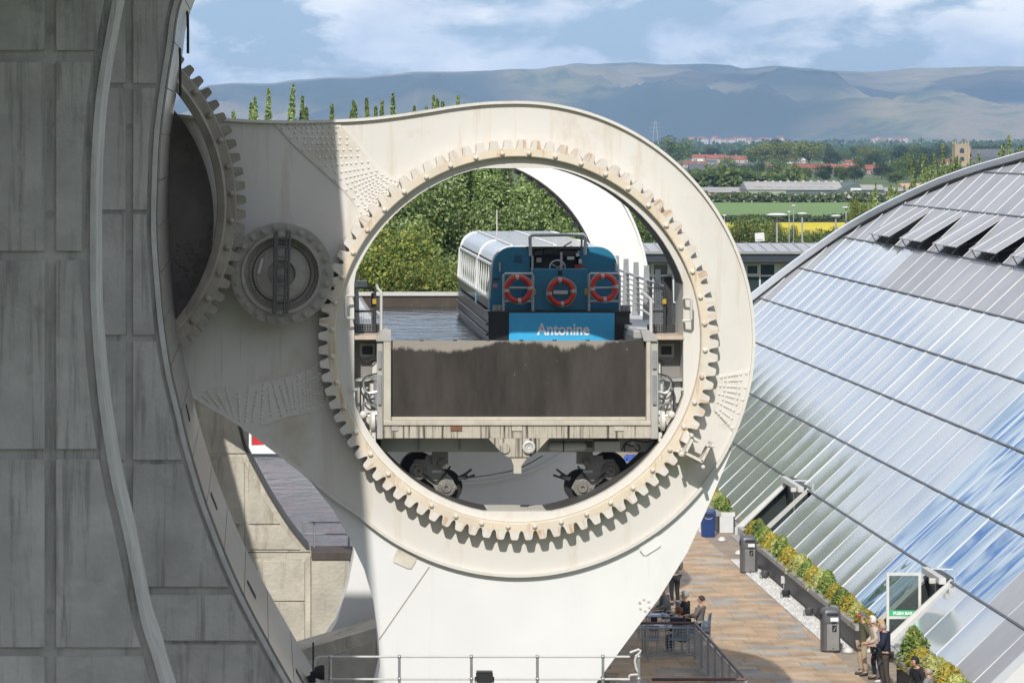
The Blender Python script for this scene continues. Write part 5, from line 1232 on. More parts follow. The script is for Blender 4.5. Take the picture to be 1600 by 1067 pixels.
def person(loc, face, label, top, legs, hair, pose='stand', arms='down', lean=0, htilt=0, hstyle='short', size=1.0, cap=None, long_top=.0, shoe=SHOE, group=None, armr=1.0, fat=1.0):
    p = empty('person', (0, 0, 0), label, 'person', group)
    Rl = Matrix.Rotation(R(-lean), 3, 'X')
    if pose == 'stand': pel = Vector((0, 0, .93)); hipz = .9
    else: pel = Vector((0, 0, .55)); hipz = .52
    def U(x, y, z): return pel + Rl @ Vector((x, y, z))
    N = {}; N['pelvis'] = (pel, (.145*fat, .11*fat)); N['waist'] = (U(0, 0, .16), (.135*fat, .105*fat)); N['chest'] = (U(0, .0, .38), (.155*fat, .115*fat)); N['neck0'] = (U(0, -.01, .52), .075)
    N['neck'] = (U(0, .01, .585), .052)
    Rh = Matrix.Rotation(R(htilt), 3, 'X'); hc = U(0, .03, .70)
    N['jaw'] = (hc + Rh @ Vector((0, .022, -.05)), .066); N['head'] = (hc + Rh @ Vector((0, .0, .02)), (.082, .095)); N['crown'] = (hc + Rh @ Vector((0, -.008, .085)), .066)
    E = [('pelvis', 'waist'), ('waist', 'chest'), ('chest', 'neck0'), ('neck0', 'neck'), ('neck', 'jaw'), ('jaw', 'head'), ('head', 'crown')]
    for s, k in ((-1, 'l'), (1, 'r')):
        if pose == 'stand':
            st = .06 * s * (1 if lean else .4)
            pts = [(.095*s, 0, hipz - .03), (.11*s, .04 + st, .50), (.115*s, -.02 + st, .09), (.13*s, .15 + st, .045)]
        else: pts = [(.1*s, .04, hipz - .02), (.13*s, .44, .53), (.13*s, .42, .09), (.14*s, .57, .045)]
        for nm, q, r in zip(('hip', 'knee', 'ankle', 'toe'), pts, (.088, .06, .042, .036)): N[nm + k] = (Vector(q), r)
        E += [('pelvis', 'hip' + k), ('hip' + k, 'knee' + k), ('knee' + k, 'ankle' + k), ('ankle' + k, 'toe' + k)]
        if arms == 'down': A = [(.19*s, 0, .47), (.235*s, -.03, .20), (.22*s, .06, -.04)]; hd = Vector((0, .03, -1))
        elif arms == 'folded': A = [(.19*s, 0, .47), (.25*s, .06, .22), (-.04*s, .22, .25 + .03*s)]; hd = Vector((-1*s, .05, .1))
        elif arms == 'front': A = [(.19*s, .02, .47), (.25*s, .04, .21), (.10*s, .27, .14)]; hd = Vector((-.5*s, .8, .1))
        elif arms == 'table': A = [(.19*s, .03, .46), (.24*s, .12, .23), (.12*s, .36, .2)]; hd = Vector((-.4*s, .9, -.05))
        else: A = [(.19*s, -.01, .47), (.26*s, -.10, .22), (.10*s, -.18, .04)]; hd = Vector((-.6*s, -.2, -.4))
        for nm, q, r in zip(('sho', 'elb', 'wri'), A, (.068*armr, .048*armr, .031)): N[nm + k] = (U(*q), r)
        hd = (Rl @ hd).normalized(); wv = N['wri' + k][0]; sv = hd.cross(Vector((0, 0, 1))); sv = sv.normalized() if sv.length > .1 else Vector((1, 0, 0)); uv = sv.cross(hd)
        N['palm' + k] = (wv + hd*.075, (.036, .022)); E += [('neck0', 'sho' + k), ('sho' + k, 'elb' + k), ('elb' + k, 'wri' + k), ('wri' + k, 'palm' + k)]
        for q, (o_, ln) in enumerate(((-.03, .062), (-.01, .075), (.01, .072), (.03, .055))):
            a_ = 'f%d%s' % (q, k); N[a_ + 'a'] = (wv + hd*(.10 + ln*.45) + sv*o_, .009); N[a_ + 'b'] = (wv + hd*(.10 + ln) + sv*o_*1.1 - uv*.02, .0075)
            E += [('palm' + k, a_ + 'a'), (a_ + 'a', a_ + 'b')]
        N['th' + k] = (wv + hd*.07 - sv*.055*s, .010); N['tt' + k] = (wv + hd*.11 - sv*.062*s, .008); E += [('palm' + k, 'th' + k), ('th' + k, 'tt' + k)]
    def add(name, me, m, smooth=True):
        me.materials.clear(); me.materials.append(m)
        for q in me.polygons: q.use_smooth = True; q.material_index = 0
        me.name = name; o = bpy.data.objects.new(name, me); C.objects.link(o); o.parent = p; return o
    add('body', skin(N, E, 'pelvis'), SKIN)
    gr_ = lambda keys, ex: {k: (N[k][0], tuple(q + ex for q in (N[k][1] if isinstance(N[k][1], tuple) else (N[k][1],)*2))) for k in keys}
    K = ['pelvis', 'waist', 'chest', 'neck0'] + [a + k for k in 'lr' for a in ('sho', 'elb', 'wri')]
    T = gr_(K, .022); T['wril'] = (T['wril'][0].lerp(T['elbl'][0], .12), T['wril'][1]); T['wrir'] = (T['wrir'][0].lerp(T['elbr'][0], .12), T['wrir'][1])
    T['neck0'] = (T['neck0'][0], (.085, .08)); ET = [('pelvis', 'waist'), ('waist', 'chest'), ('chest', 'neck0')] + [e_ for k in 'lr' for e_ in (('neck0', 'sho' + k), ('sho' + k, 'elb' + k), ('elb' + k, 'wri' + k))]
    if long_top and pose == 'stand': T['hem'] = (pel + Vector((0, 0, -long_top)), (.19*fat, .145*fat)); ET.append(('pelvis', 'hem'))
    add('top', skin(T, ET, 'chest'), top)
    G = gr_(['pelvis'] + [a + k for k in 'lr' for a in ('hip', 'knee', 'ankle')], .018)
    for k in 'lr': G['ankle' + k] = (N['ankle' + k][0] + Vector((0, 0, .03)), .062)
    add('trousers', skin(G, [e_ for k in 'lr' for e_ in (('pelvis', 'hip' + k), ('hip' + k, 'knee' + k), ('knee' + k, 'ankle' + k))], 'pelvis'), legs)
    for k in 'lr':
        a_, t_ = N['ankle' + k][0], N['toe' + k][0]
        part('shoe', MB().tube([a_ + Vector((0, -.05, -.05)), a_ + Vector((0, 0, -.03)), a_.lerp(t_, .5) + Vector((0, 0, -.012)), t_, t_ + Vector((0, .03, -.01))], [.035, .052, .045, .04, .02], 8), shoe, p, smooth=True)
    def Hd(x, y, z): return hc + Rh @ Vector((x, y, z))
    for s in (-1, 1):
        part('ear', MB().ball(Hd(.088*s, -.005, .0), .026, 6, 5, (.4, .8, 1.2)), SKIN, p, smooth=True)
        part('eye', MB().ball(Hd(.032*s, .088, .025), .011, 6, 4), EYEM, p)
    part('nose', MB().tube([Hd(0, .088, .035), Hd(0, .112, -.01), Hd(0, .09, -.02)], [.008, .016, .01], 6), SKIN, p, smooth=True)
    part('mouth', MB().tube([Hd(-.02, .083, -.048), Hd(0, .09, -.05), Hd(.02, .083, -.048)], .005, 4), pal('lip', (.32, .12, .10)), p)
    hb_ = MB(); rg = random.Random(len(label))
    if hstyle != 'bald':
        vs0 = len(hb_.v); hb_.ball((0, 0, 0), .112 if hstyle == 'short' else .128, 14, 9)
        V = []
        for v in hb_.v:
            v = Vector(v); v = v * (1 + .06*(rg.random() - .5)); v.z *= 1.02
            if v.y > .03 and v.z < .045: v.y = .03 + (v.y - .03)*.1
            if v.z < (-.03 if hstyle == 'short' else -.07): v.z = (-.03 if hstyle == 'short' else -.07); 
            V.append(Hd(v.x*.9, v.y - .012, v.z + .03))
        hb_.v = [tuple(v) for v in V]
        part('hair', hb_, hair, p, smooth=True)
    else:
        hb_.lathe([(.094, -.05), (.104, -.02), (.102, .03), (.09, .04)], (0, 0, 0), 'Z', 14, R(165), R(375))
        hb_.v = [tuple(Hd(v[0]*.93, v[1] - .005, v[2])) for v in hb_.v]; part('hair', hb_, hair, p, smooth=True)
    if cap:
        cb_ = MB().ball((0, 0, 0), .116, 14, 6, (.93, 1.02, .95), True); cb_.v = [tuple(Hd(v[0], v[1] - .005, v[2] + .045)) for v in cb_.v]
        cp_ = part('cap', cb_, cap[0], p, smooth=True)
        vz = MB().lathe([(.10, .0), (.20, -.03), (.20, -.04), (.10, -.012)], (0, 0, 0), 'Z', 10, R(35), R(145)); vz.v = [tuple(Hd(v[0], v[1]*.95, v[2] + .055)) for v in vz.v]
        part('visor', vz, cap[1], cp_)
    p.location = loc; p.rotation_euler = (0, 0, R(face)); p.scale = (size,)*3; OFF[p] = Vector(loc); return p
GRH = pal('grey_hair', (.30, .29, .27)); WHH = pal('white_hair', (.62, .60, .56)); BLH = pal('blond_hair', (.42, .30, .14)); RDH = pal('red_hair', (.20, .07, .03)); DKH = pal('dark_hair', (.04, .03, .025))
OLIVE = pal('olive_jacket', (.075, .075, .04)); BEIGE = pal('beige_jacket', (.50, .42, .34)); NAVYJ = pal('navy_jumper', (.010, .014, .035)); BROWN = pal('brown_trousers', (.055, .043, .036)); BLK = pal('black_cloth', (.014, .014, .016)); JEAN = pal('blue_jeans', (.04, .07, .13)); KHA = pal('khaki_trousers', (.36, .29, .2)); LIL = pal('pale_lilac_shirt', (.50, .47, .52)); GREYC = pal('grey_pullover', (.20, .20, .20)); TAUP = pal('taupe_jacket', (.13, .115, .10)); BLUS = pal('blue_shirt', (.05, .10, .32)); PINKS = pal('pink_shirt', (.55, .42, .42)); ORANGE = pal('orange_visor', (.60, .10, .03)); CAPG = pal('grey_cap', (.12, .12, .12)); WSHOE = pal('white_trainer', (.6, .6, .6))
grp = 'people standing by the glass door'
person((16.95, 102.9, 0), 100, 'person in olive jacket, khaki trousers and cap with orange visor, looking up', OLIVE, KHA, GRH, htilt=14, cap=(CAPG, ORANGE), size=1.0, group=grp, long_top=.1, arms='back')
person((17.2, 102.0, 0), 95, 'white-haired person in beige jacket and black trousers, leaning forward with folded arms', BEIGE, BLK, WHH, htilt=20, lean=12, arms='front', hstyle='full', size=1.02, group=grp, long_top=.2, armr=1.15, fat=1.1)
person((17.25, 101.3, 0), 80, 'blond person in pale lilac shirt and blue jeans, between the beige jacket and navy jumper', LIL, JEAN, BLH, htilt=10, lean=6, arms='front', hstyle='full', size=1.0, group=grp, shoe=WSHOE)
person((17.12, 100.2, 0), 75, 'balding person in navy jumper and brown trousers with folded arms, leaning on the planter', NAVYJ, BROWN, GRH, htilt=10, lean=4, arms='folded', hstyle='bald', size=1.06, group=grp, armr=1.25, fat=1.18)
person((17.35, 96.2, .12), 120, 'person in black jacket seated on the planter edge at the bottom of the frame', BLK, BLK, BLK, pose='sit', arms='front', lean=15, hstyle='full', size=1.0)
person((17.3, 94.7, .05), 60, 'balding person whose bare head just shows at the bottom edge below the shrubs', GREYC, BROWN, GRH, pose='sit', arms='front', hstyle='bald', size=1.0)
sg = 'people seated at the terrace tables'
person((12.55, 112.3, -.03), 100, 'seated person in grey pullover and dark peaked cap at the terrace table', GREYC, BLK, GRH, pose='sit', arms='table', lean=10, htilt=-12, cap=(BLK, BLK), group=sg, size=1.02)
person((12.95, 110.8, -.03), 95, 'seated grey-haired person in black cardigan at the terrace table', BLK, BLK, GRH, pose='sit', arms='table', lean=4, hstyle='full', group=sg, size=1.02)
person((13.2, 109.7, -.03), 70, 'seated dark-haired person in taupe jacket at the plaza end of the table', TAUP, BLK, DKH, pose='sit', arms='table', lean=-6, group=sg, size=1.02)
person((12.45, 107.6, -.08), 55, 'seated red-haired person in dark navy top close to the mesh fence', NAVYJ, JEAN, RDH, pose='sit', arms='table', lean=8, hstyle='full', group=sg)
person((13.45, 118.4, 0), 20, 'standing person in dark clothes behind the seated diners, half hidden by the beak', TAUP, BLK, DKH, arms='front', size=1.02)
person((15.95, 157.0, 0), 175, 'person in blue shirt with folded arms, glimpsed under the trough', BLUS, JEAN, GRH, arms='folded', size=1.03, fat=1.1)
person((16.6, 158.0, 0), 170, 'person in pale pink shirt beside the blue shirt, glimpsed under the trough', PINKS, JEAN, GRH, arms='folded', size=1.0)
bpy.data.scenes.remove(tmp_sc)

# ------------------------------------------------------------------ café tables and chairs
TBLUE = pal('table_blue_grey', (.10, .14, .20), .4); CHB = pal('chair_slat_blue_grey', (.16, .21, .27), .5)
def table(x, y, lab):
    tb_ = empty('cafe_table', (0, 0, 0), lab, 'table', 'terrace tables')
    part('top', MB().box(-.45, .45, -.45, .45, .71, .74), TBLUE, tb_, bevel=.01)
    for sx in (-1, 1):
        for sy in (-1, 1): part('leg', MB().tube([(.4*sx, .4*sy, 0), (.4*sx, .4*sy, .71)], .02, 6), GALV, tb_)
    tb_.location = (x, y, 0)
CUP = pal('white_crockery', (.65, .65, .66), .3)
for (x, y, lab, things) in ((11.75, 107.9, 'blue-grey terrace table nearest the mesh fence, with cups on it', 1), (11.9, 110.3, 'blue-grey terrace table in the middle with white papers on it', 2), (11.6, 112.9, 'terrace table in front of the capped diner', 3)):
    table(x, y, lab)
    for k in range(2):
        c = (x + (-.25, .25)[k], y - .25 + .1*k, .74); cu = empty('cup', c, ('white cup on the ' + lab[:40].replace(', with', '') + (', left one' if k == 0 else ', right one')), 'cup', 'crockery on the terrace tables')
        part('bowl', MB().lathe([(.025, .004), (.03, .01), (.045, .08), (.04, .08), (.025, .02), (0, .02)], c, 'Z', 12), CUP, cu, smooth=True); part('handle', MB().tube([Vector(c) + Vector((.045, 0, .065)), Vector(c) + Vector((.075, 0, .05)), Vector(c) + Vector((.04, 0, .025))], .007, 5), CUP, cu)
    tr = part('paper', MB().box(x - .1, x + .22, y - .05, y + .15, .741, .745), CUP); tag(tr, 'white paper lying on the ' + lab.split(',')[0][:48], 'paper', 'papers on the terrace tables')
def chair(x, y, rz, lab, src=[]):
    if src:
        c = copy_tree(src[0]); c['label'] = lab
    else:
        c = empty('terrace_chair', (0, 0, 0), lab, 'chair', 'terrace chairs'); src.append(c)
        part('seat', MB().box(-.22, .22, -.22, .22, .43, .45), CHB, c)
        for sx in (-1, 1):
            part('leg', MB().tube([(.21*sx, .22, 0), (.21*sx, .2, .43)], .014, 6), GALV, c)
            part('back_leg', MB().tube([(.21*sx, -.26, 0), (.21*sx, -.2, .43), (.21*sx, -.25, .88)], .014, 6), GALV, c)
            part('armrest', MB().tube([(.21*sx, .2, .43), (.22*sx, .2, .64), (.22*sx, -.22, .66)], .014, 6), GALV, c)
        part('top_rail', MB().box(-.21, .21, -.262, -.242, .80, .88), CHB, c); part('low_rail', MB().box(-.21, .21, -.23, -.21, .52, .57), CHB, c)
        for k in range(8): part('slat', MB().bar((-.18 + .051*k, -.222, .57), (-.18 + .051*k, -.25, .80), .03, .01, up=(0, 1, 0)), CHB, c)
    c.location = (x, y, 0); c.rotation_euler = (0, 0, R(rz))
for (x, y, rz, lab) in ((11.45, 107.0, 0, 'slatted chair directly behind the mesh fence, nearest the beak'), (12.25, 107.05, 10, 'slatted chair behind the mesh fence beside the red-haired diner'), (12.6, 112.1, 100, 'slatted chair under the diner in the peaked cap'), (13.0, 110.7, 95, 'slatted chair under the grey-haired diner'), (13.25, 109.6, 70, 'slatted chair under the diner in the taupe jacket'), (12.5, 107.6, 55, 'slatted chair under the red-haired diner'), (12.95, 107.6, 120, 'empty slatted chair standing at the corner of the mesh fence')):
    chair(x, y, rz, lab)

# ------------------------------------------------------------------ red and white boat in the basin
YBb = 177.0; nb = empty('moored_boat', W(400, 712, YBb), 'white hulled boat with a red cabin moored in the basin, mostly behind the wheel arm', 'boat')
RED = M('boat_red', (.50, .02, .02), .4, var=.1); x0 = W(374, 0, YBb).x; hz_ = W(0, 712, YBb).z
WHT = M('hull_white', (.74, .74, .73), .4, var=.04)
part('hull', MB().prism([(x0, hz_ - .3), (x0 + 8, hz_ - .3), (x0 + 8.6, hz_ + .75), (x0 - .25, hz_ + .45)], YBb, YBb + 2.2), WHT, nb, bevel=.05)
part('waterline', MB().box(x0 - .02, x0 + 8.1, YBb - .02, YBb - .004, hz_ - .1, hz_ + .1), DARK, nb)
part('cabin', MB().box(x0 + .62, x0 + 6, YBb + .35, YBb + 1.9, hz_ + .5, hz_ + 1.6), RED, nb, bevel=.04)
part('cabin_window', MB().box(x0 + 2.4, x0 + 4, YBb + .33, YBb + .345, hz_ + 1.0, hz_ + 1.4), GLASSB, nb)
part('windscreen_post', MB().box(x0 + .25, x0 + .58, YBb + .3, YBb + .38, hz_ + .45, hz_ + 2.5), WHT, nb, bevel=.02)
for z in (.85, 1.15): part('rail', MB().tube([(x0 + 1.2, YBb + .1, hz_ + z), (x0 + 5, YBb + .1, hz_ + z)], .03, 5), WHT, nb)
for k in range(5): part('stanchion', MB().tube([(x0 + 1.2 + .95*k, YBb + .1, hz_ + .45), (x0 + 1.2 + .95*k, YBb + .1, hz_ + 1.15)], .03, 5), WHT, nb)

# ------------------------------------------------------------------ low black building beyond the basin
YB2 = 297.0; ob = empty('flat_roofed_building', W(1160, 470, YB2), 'low dark building with zinc roof and white framed windows beyond the basin', 'building')
def X2(px): return W(px, 0, YB2).x
def Z2(py): return W(0, py, YB2).z
FASC = M('dark_blue_fascia', (.035, .042, .052), .4, var=.1); WALLM = M('dark_wall', (.05, .05, .05), .7, var=.2)
bx0, bx1 = X2(960), X2(1420)
part('wall', MB().box(bx0, bx1, YB2 + 2.0, YB2 + 2.2, 0, Z2(410)), WALLM, ob)
part('fascia', MB().box(bx0 - 1, bx1 + 1, YB2, YB2 + .25, Z2(410), Z2(394)), FASC, ob)
part('soffit', MB().box(bx0 - 1, bx1 + 1, YB2 + .252, YB2 + 2.3, Z2(411), Z2(409)), BLACK, ob)
zr0, zr1 = Z2(393.5), W(0, 380, YB2 + 6).z
part('roof', MB().prism([(YB2 - .1, zr0), (YB2 + 6, zr1), (YB2 + 6, zr1 - .2), (YB2 - .1, zr0 - .2)], bx0 - 1, bx1 + 1, axis='X'), GREYP, ob)
part('gutter', MB().box(bx0 - 1, bx1 + 1, YB2 - .22, YB2 - .102, zr0 - .16, zr0 + .04), GALV, ob)
n = 26
for k in range(n):
    x = lerp(bx0, bx1, k / (n - 1)); part('roof_seam', MB().bar((x, YB2 - .1, zr0 + .06), (x, YB2 + 6, zr1 + .06), .06, .08), GREYP, ob)
WF = M('window_frame_white', (.6, .61, .62), .5, var=.05); WG = M('dim_window_glass', (.03, .045, .05), .06, spec=.7)
part('back_wall', MB().box(bx0, bx1, YB2 + 8, YB2 + 8.2, 0, zr1), WALLM, ob)
wdt = X2(1217) - X2(1167)
for k in range(9):
    xa = X2(1167) + (k - 4) * wdt * 1.12
    wq = part('window', MB().prism([(xa, Z2(475)), (xa + wdt, Z2(475)), (xa + wdt, Z2(412.5)), (xa, Z2(412.5))], YB2 + 1.85, YB2 + 1.99,
        [[(xa + wdt*a, Z2(c)), (xa + wdt*b_, Z2(c)), (xa + wdt*b_, Z2(d_)), (xa + wdt*a, Z2(d_))] for a, b_, c, d_ in ((.05, .48, 431, 414.5), (.53, .96, 431, 414.5), (.05, .48, 473, 433.5), (.53, .96, 473, 433.5))]), WF, ob)
    part('pane', MB().box(xa + .02, xa + wdt - .02, YB2 + 1.93, YB2 + 1.95, Z2(474.8), Z2(413)), WG, wq)
    part('top_light', MB().prism([(xa + wdt*.06, Z2(430.5)), (xa + wdt*.475, Z2(430.5)), (xa + wdt*.475, Z2(415)), (xa + wdt*.06, Z2(415))], YB2 + 1.80, YB2 + 1.849, [[(xa + wdt*.11, Z2(429)), (xa + wdt*.425, Z2(429)), (xa + wdt*.425, Z2(416.5)), (xa + wdt*.11, Z2(416.5))]]), WF, wq)
    part('wall_panel', MB().box(xa + wdt*1.0 + .01, xa + wdt*1.12 - .01, YB2 + 1.88, YB2 + 1.99, 0, Z2(412.5)), WF, ob)

# ------------------------------------------------------------------ lamp posts, sign, pylon
LW = M('lamp_white', (.66, .66, .66), .5, var=.05)
for (px, py, Y, disc, lab) in ((1214, 336, 330, 1.0, 'tall grey lamp post with the largest flat disc head, beyond the dark roof'), (1253.5, 334, 345, .5, 'thin lamp post with small disc head right of the largest one'), (1306, 337.5, 340, .5, 'thin lamp post before the yellow field, nearest the round tree'), (1322, 324.5, 430, .55, 'lamp post with small disc head rising into the green field by the round tree'), (1240, 321.5, 420, .25, 'slender mast with a tiny white head above the yellow field'), (1233, 331, 400, .2, 'short slender mast left of the tiny white head'), (1132, 336.5, 380, .22, 'slender lamp post seen against the wheel rim'), (1371, 326, 380, .25, 'lamp post half hidden by the round tree near the white rim')):
    p = W(px, py, Y); lp = empty('lamp_post', (p.x, Y, 0), lab, 'lamp post', 'lamp posts in the far car park')
    part('post', MB().tube([(p.x, Y, 0), (p.x, Y, p.z)], [.11 if disc > .4 else .06, .08 if disc > .4 else .05], 8), STEEL, lp)
    part('head', MB().lathe([(0, .12*disc + .05), (disc*.6, .10*disc + .04), (disc, .0), (disc*.9, -.06), (.1, -.16*disc - .05), (0, -.2)], (p.x, Y, p.z), 'Z', 16), LW, lp, smooth=35)
p = W(1187, 371, 330); sg_ = empty('notice_board', (p.x, 330, 0), 'small tilted white notice board among the bushes beyond the dark roof', 'sign')
part('board', MB().bar((p.x - .42, 330, p.z), (p.x + .42, 330, p.z + .06), .05, .75), LW, sg_); part('border', MB().bar((p.x - .3, 329.96, p.z - .22), (p.x + .3, 329.96, p.z - .18), .02, .06), STEEL, sg_); part('post', MB().box(p.x - .05, p.x + .05, 330.04, 330.14, 0, p.z), STEEL, sg_)
YP = 4200; p = W(1024, 214, YP); py_ = empty('pylon', (p.x, YP, 0), 'faint lattice electricity pylon on the plain behind the wheel rim', 'pylon')
lat = MB(); zt = W(0, 205, YP).z + 12
for sx in (-1, 1):
    for sy in (-1, 1): lat.bar((p.x + 4*sx, YP + 4*sy, 0), (p.x + .6*sx, YP + .6*sy, zt), .28, .28)
part('tower', lat, STEEL, py_)
arms_ = MB()
for z, w_ in ((zt*.62, 6), (zt*.77, 8), (zt*.92, 6)): arms_.bar((p.x - w_, YP, z), (p.x + w_, YP, z), .25, .3)
part('cross_arms', arms_, STEEL, py_)

# ------------------------------------------------------------------ trees
def lobes(rg, n, w_, h, z0, q=1):
    L_ = []
    for k in range(n):
        a = rg.random()*6.28; u = rg.random(); r_ = w_ * .5 * math.sqrt(rg.random()) * (.95 - .5*abs(u - .4)); L_.append((Vector((r_*math.cos(a), r_*math.sin(a), z0 + (h - z0) * (.18 + .72*u))), w_ * q * (.16 + .14*rg.random())))
    return L_
def lobe_shape(L_):
    def f(rg):
        c, r_ = rg.choice(L_); d = Vector((rg.gauss(0, 1), rg.gauss(0, 1), rg.gauss(0, 1) + .25)).normalized()
        return c + d * r_ * (rg.random() ** .35) * Vector((1, 1, .85)).length / 1.65, d
    return f
def spire_shape(rg0, n, w_, h, z0):
    S = []
    for k in range(n):
        a = rg0.random()*6.28; r_ = w_*.5*math.sqrt(rg0.random()); x, y = r_*math.cos(a), r_*math.sin(a); S.append((x, y, h * (1 - .55*(r_/(w_*.5))**2 * rg0.random() - .12*rg0.random())))
    def f(rg):
        x, y, ht = rg.choice(S); u = rg.random() ** .8; z = z0 + (ht - z0) * u; rr = (.20 + .62*(1 - u)**.8) * min(1, (1.04 - u)*5) * w_ * .2
        a = rg.random()*6.28; q = rr * math.sqrt(rg.random()); sp_ = .55 + .45*u
        return Vector((x*sp_ + q*math.cos(a), y*sp_ + q*math.sin(a), z)), Vector((math.cos(a), math.sin(a), .3))
    return f
LG1 = leafmat('poplar_leaves', [(.06, .105, .03), (.14, .22, .055), (.26, .35, .10), (.46, .52, .27)], .3)
LG2 = leafmat('yellow_green_leaves', [(.06, .095, .02), (.13, .19, .035), (.23, .28, .055), (.40, .35, .08)], .3)
LG3 = leafmat('dark_tree_leaves', [(.018, .04, .018), (.04, .075, .026), (.075, .12, .04)], .2)
LG4 = leafmat('mid_tree_leaves', [(.035, .065, .018), (.08, .13, .03), (.14, .20, .045), (.20, .25, .06)], .25)
LG5 = leafmat('spring_poplar_leaves', [(.06, .10, .02), (.15, .21, .05), (.30, .37, .13), (.42, .46, .24)], .3)
BARK = M('dark_bark', (.055, .043, .033), .9, var=.35, scale=3, bump=.5)
def trunk_mb(h, r_, rg, n=9, spread=.35, z0=.25):
    mb = MB(); top = Vector((rg.gauss(0, .2), rg.gauss(0, .2), h*.82)); P = crom([(0, 0, 0), (rg.gauss(0, .15), rg.gauss(0, .15), h*.35), tuple(top)], 4)
    mb.tube(P, [r_*(1 - .85*i/(len(P)-1)) for i in range(len(P))], 8)
    for k in range(n):
        u = z0 + (.9 - z0)*k/n; b_ = P[int(u*(len(P)-1))]; a = rg.random()*6.28; L_ = h*spread*(1.1 - u)*(.7 + .5*rg.random())
        e_ = Vector((math.cos(a)*L_, math.sin(a)*L_, L_*.75)); mb.tube([b_, b_ + e_*.5 + Vector((0, 0, -.1*L_)), b_ + e_], [r_*.35*(1-u*.6), r_*.22*(1-u*.6), .02], 5)
    return mb
def tree_kind(seed, kind, leafm, n, w_, h, z0, size):
    rg = random.Random(seed)
    sh = spire_shape(rg, 16, w_, h, z0) if kind == 'spire' else lobe_shape(lobes(rg, 46 if n > 6000 else 26, w_, h, z0, .62 if n > 6000 else 1))
    return (mesh_of('crown_leaves', leaf_cloud(n, sh, size, rg, up=.2, asp=.6), leafm, fix=False), mesh_of('trunk', trunk_mb(h, h*.018, rg), BARK, smooth=True))
def tree(k, x, y, s, lab, group, rz=None, name='tree'):
    t_ = empty(name, (x, y, 0), lab, 'tree', group, rz=rnd.random()*6 if rz is None else rz)
    s = tuple(q*1.05 for q in s) if isinstance(s, tuple) else s*1.05
    t_.scale = s if isinstance(s, tuple) else (s,)*3; inst('trunk', k[1], t_); inst('crown', k[0], t_); return t_
POP = [tree_kind(40 + i, 'spire', LG1, 34000, 4.8, 17.0, 1.5, .098) for i in range(3)]
OAK = [tree_kind(50 + i, 'lobe', LG2, 19000, 6.5, 9.5, 2.6, .085) for i in range(2)]
MIDK = tree_kind(55, 'lobe', LG1, 26000, 6.5, 12.5, 2.0, .10)
gT = 'trees behind the trough'
tl = [(0.2, 206, 1.04, 0), (3.0, 208, 1.0, 1), (5.8, 210, .985, 2), (8.0, 205, 1.01, 0), (10.0, 207, 1.0, 2), (12.2, 209, .93, 1), (14.3, 206, .90, 0), (16.2, 208, .90, 2), (18.0, 207, .84, 1), (-2.6, 208, .82, 2), (6.6, 213, .84, 1), (11.2, 214, .86, 0), (15.4, 214, .84, 1)]
for k, (x, y, s, v) in enumerate(tl):
    tree(POP[v], x, y, s, 'upright poplar behind the trough, %s of the row from the left' % ords[sorted(range(len(tl)), key=lambda q: tl[q][0]).index(k)], gT, name='poplar_tree')
for k, (x, y, s, lab) in enumerate(((6.6, 192, 1.05, 'yellow green broad tree with dark trunk behind the left walkway'), (9.2, 190, .92, 'yellow green broad tree left of the tour boat roof'), (4.2, 191, .95, 'yellow green tree peeping between the left walkway and the wheel eye'), (11.8, 193, .8, 'low yellow green tree directly behind the tour boat roof'))):
    tree(OAK[k % 2], x, y, s, lab, 'broad trees behind the trough', name='broad_tree')
for k, (x, y, s, lab) in enumerate(((8.5, 198, .85, 'bushy green tree between the poplars and the yellow green trees, on the left'), (13.5, 197, .9, 'bushy green tree behind the tour boat roof, in the middle'), (16.6, 197, .85, 'bushy green tree behind the tour boat, close to the far white arch'), (11.2, 200, 1.02, 'tall bushy green tree in the centre of the wheel eye'), (15.0, 201, .98, 'tall bushy green tree between the wheel eye centre and the far arch'), (6.3, 200, 1.0, 'tall bushy green tree at the left edge of the wheel eye'))):
    tree(MIDK, x, y, s, lab, 'bushy trees behind the trough', name='bushy_tree')
SPR = [tree_kind(60 + i, 'spire', LG5, 11000, 3.4, 9, .5, .085) for i in range(2)]
def far_tree(K, px, py_top, Y, h0, wf, lab, name='poplar_tree', group='young trees beyond the glazed roof'):
    p = W(px, py_top, Y); s = max(.3, p.z / h0); tree(K, p.x, Y, (s*wf, s*wf, s), lab, group, name=name)
far_tree(SPR[0], 1468, 248, 250, 8.6, .85, 'pale leaved poplar in front of the church tower, left of it')
far_tree(SPR[1], 1499, 254, 252, 8.6, .6, 'pale leaved poplar touching the church tower base')
far_tree(SPR[0], 1450, 262, 246, 8.6, .8, 'pale leaved poplar left of the church, rising behind the white rim')
far_tree(SPR[1], 1388, 298, 262, 8.6, .75, 'narrow pale poplar in front of the grey sheds')
far_tree(SPR[0], 1572, 236, 240, 8.6, .8, 'pale poplar twigs over the white rim at the right edge'); far_tree(SPR[1], 1592, 240, 236, 8.6, .7, 'last pale poplar over the white rim at the right edge')
far_tree(OAK[0], 1343, 323, 330, 9.2, .55, 'round yellow green tree in front of the yellow field, by the white rim', 'round_tree')
far_tree(OAK[1], 1410, 320, 320, 9.2, .6, 'low green tree hugging the white rim below the grey sheds', 'round_tree')
BUSH = [tree_kind(70, 'lobe', LG4, 5200, 5.5, 4.2, .0, .13), tree_kind(71, 'lobe', LG2, 5200, 5.5, 4.0, .0, .13)]
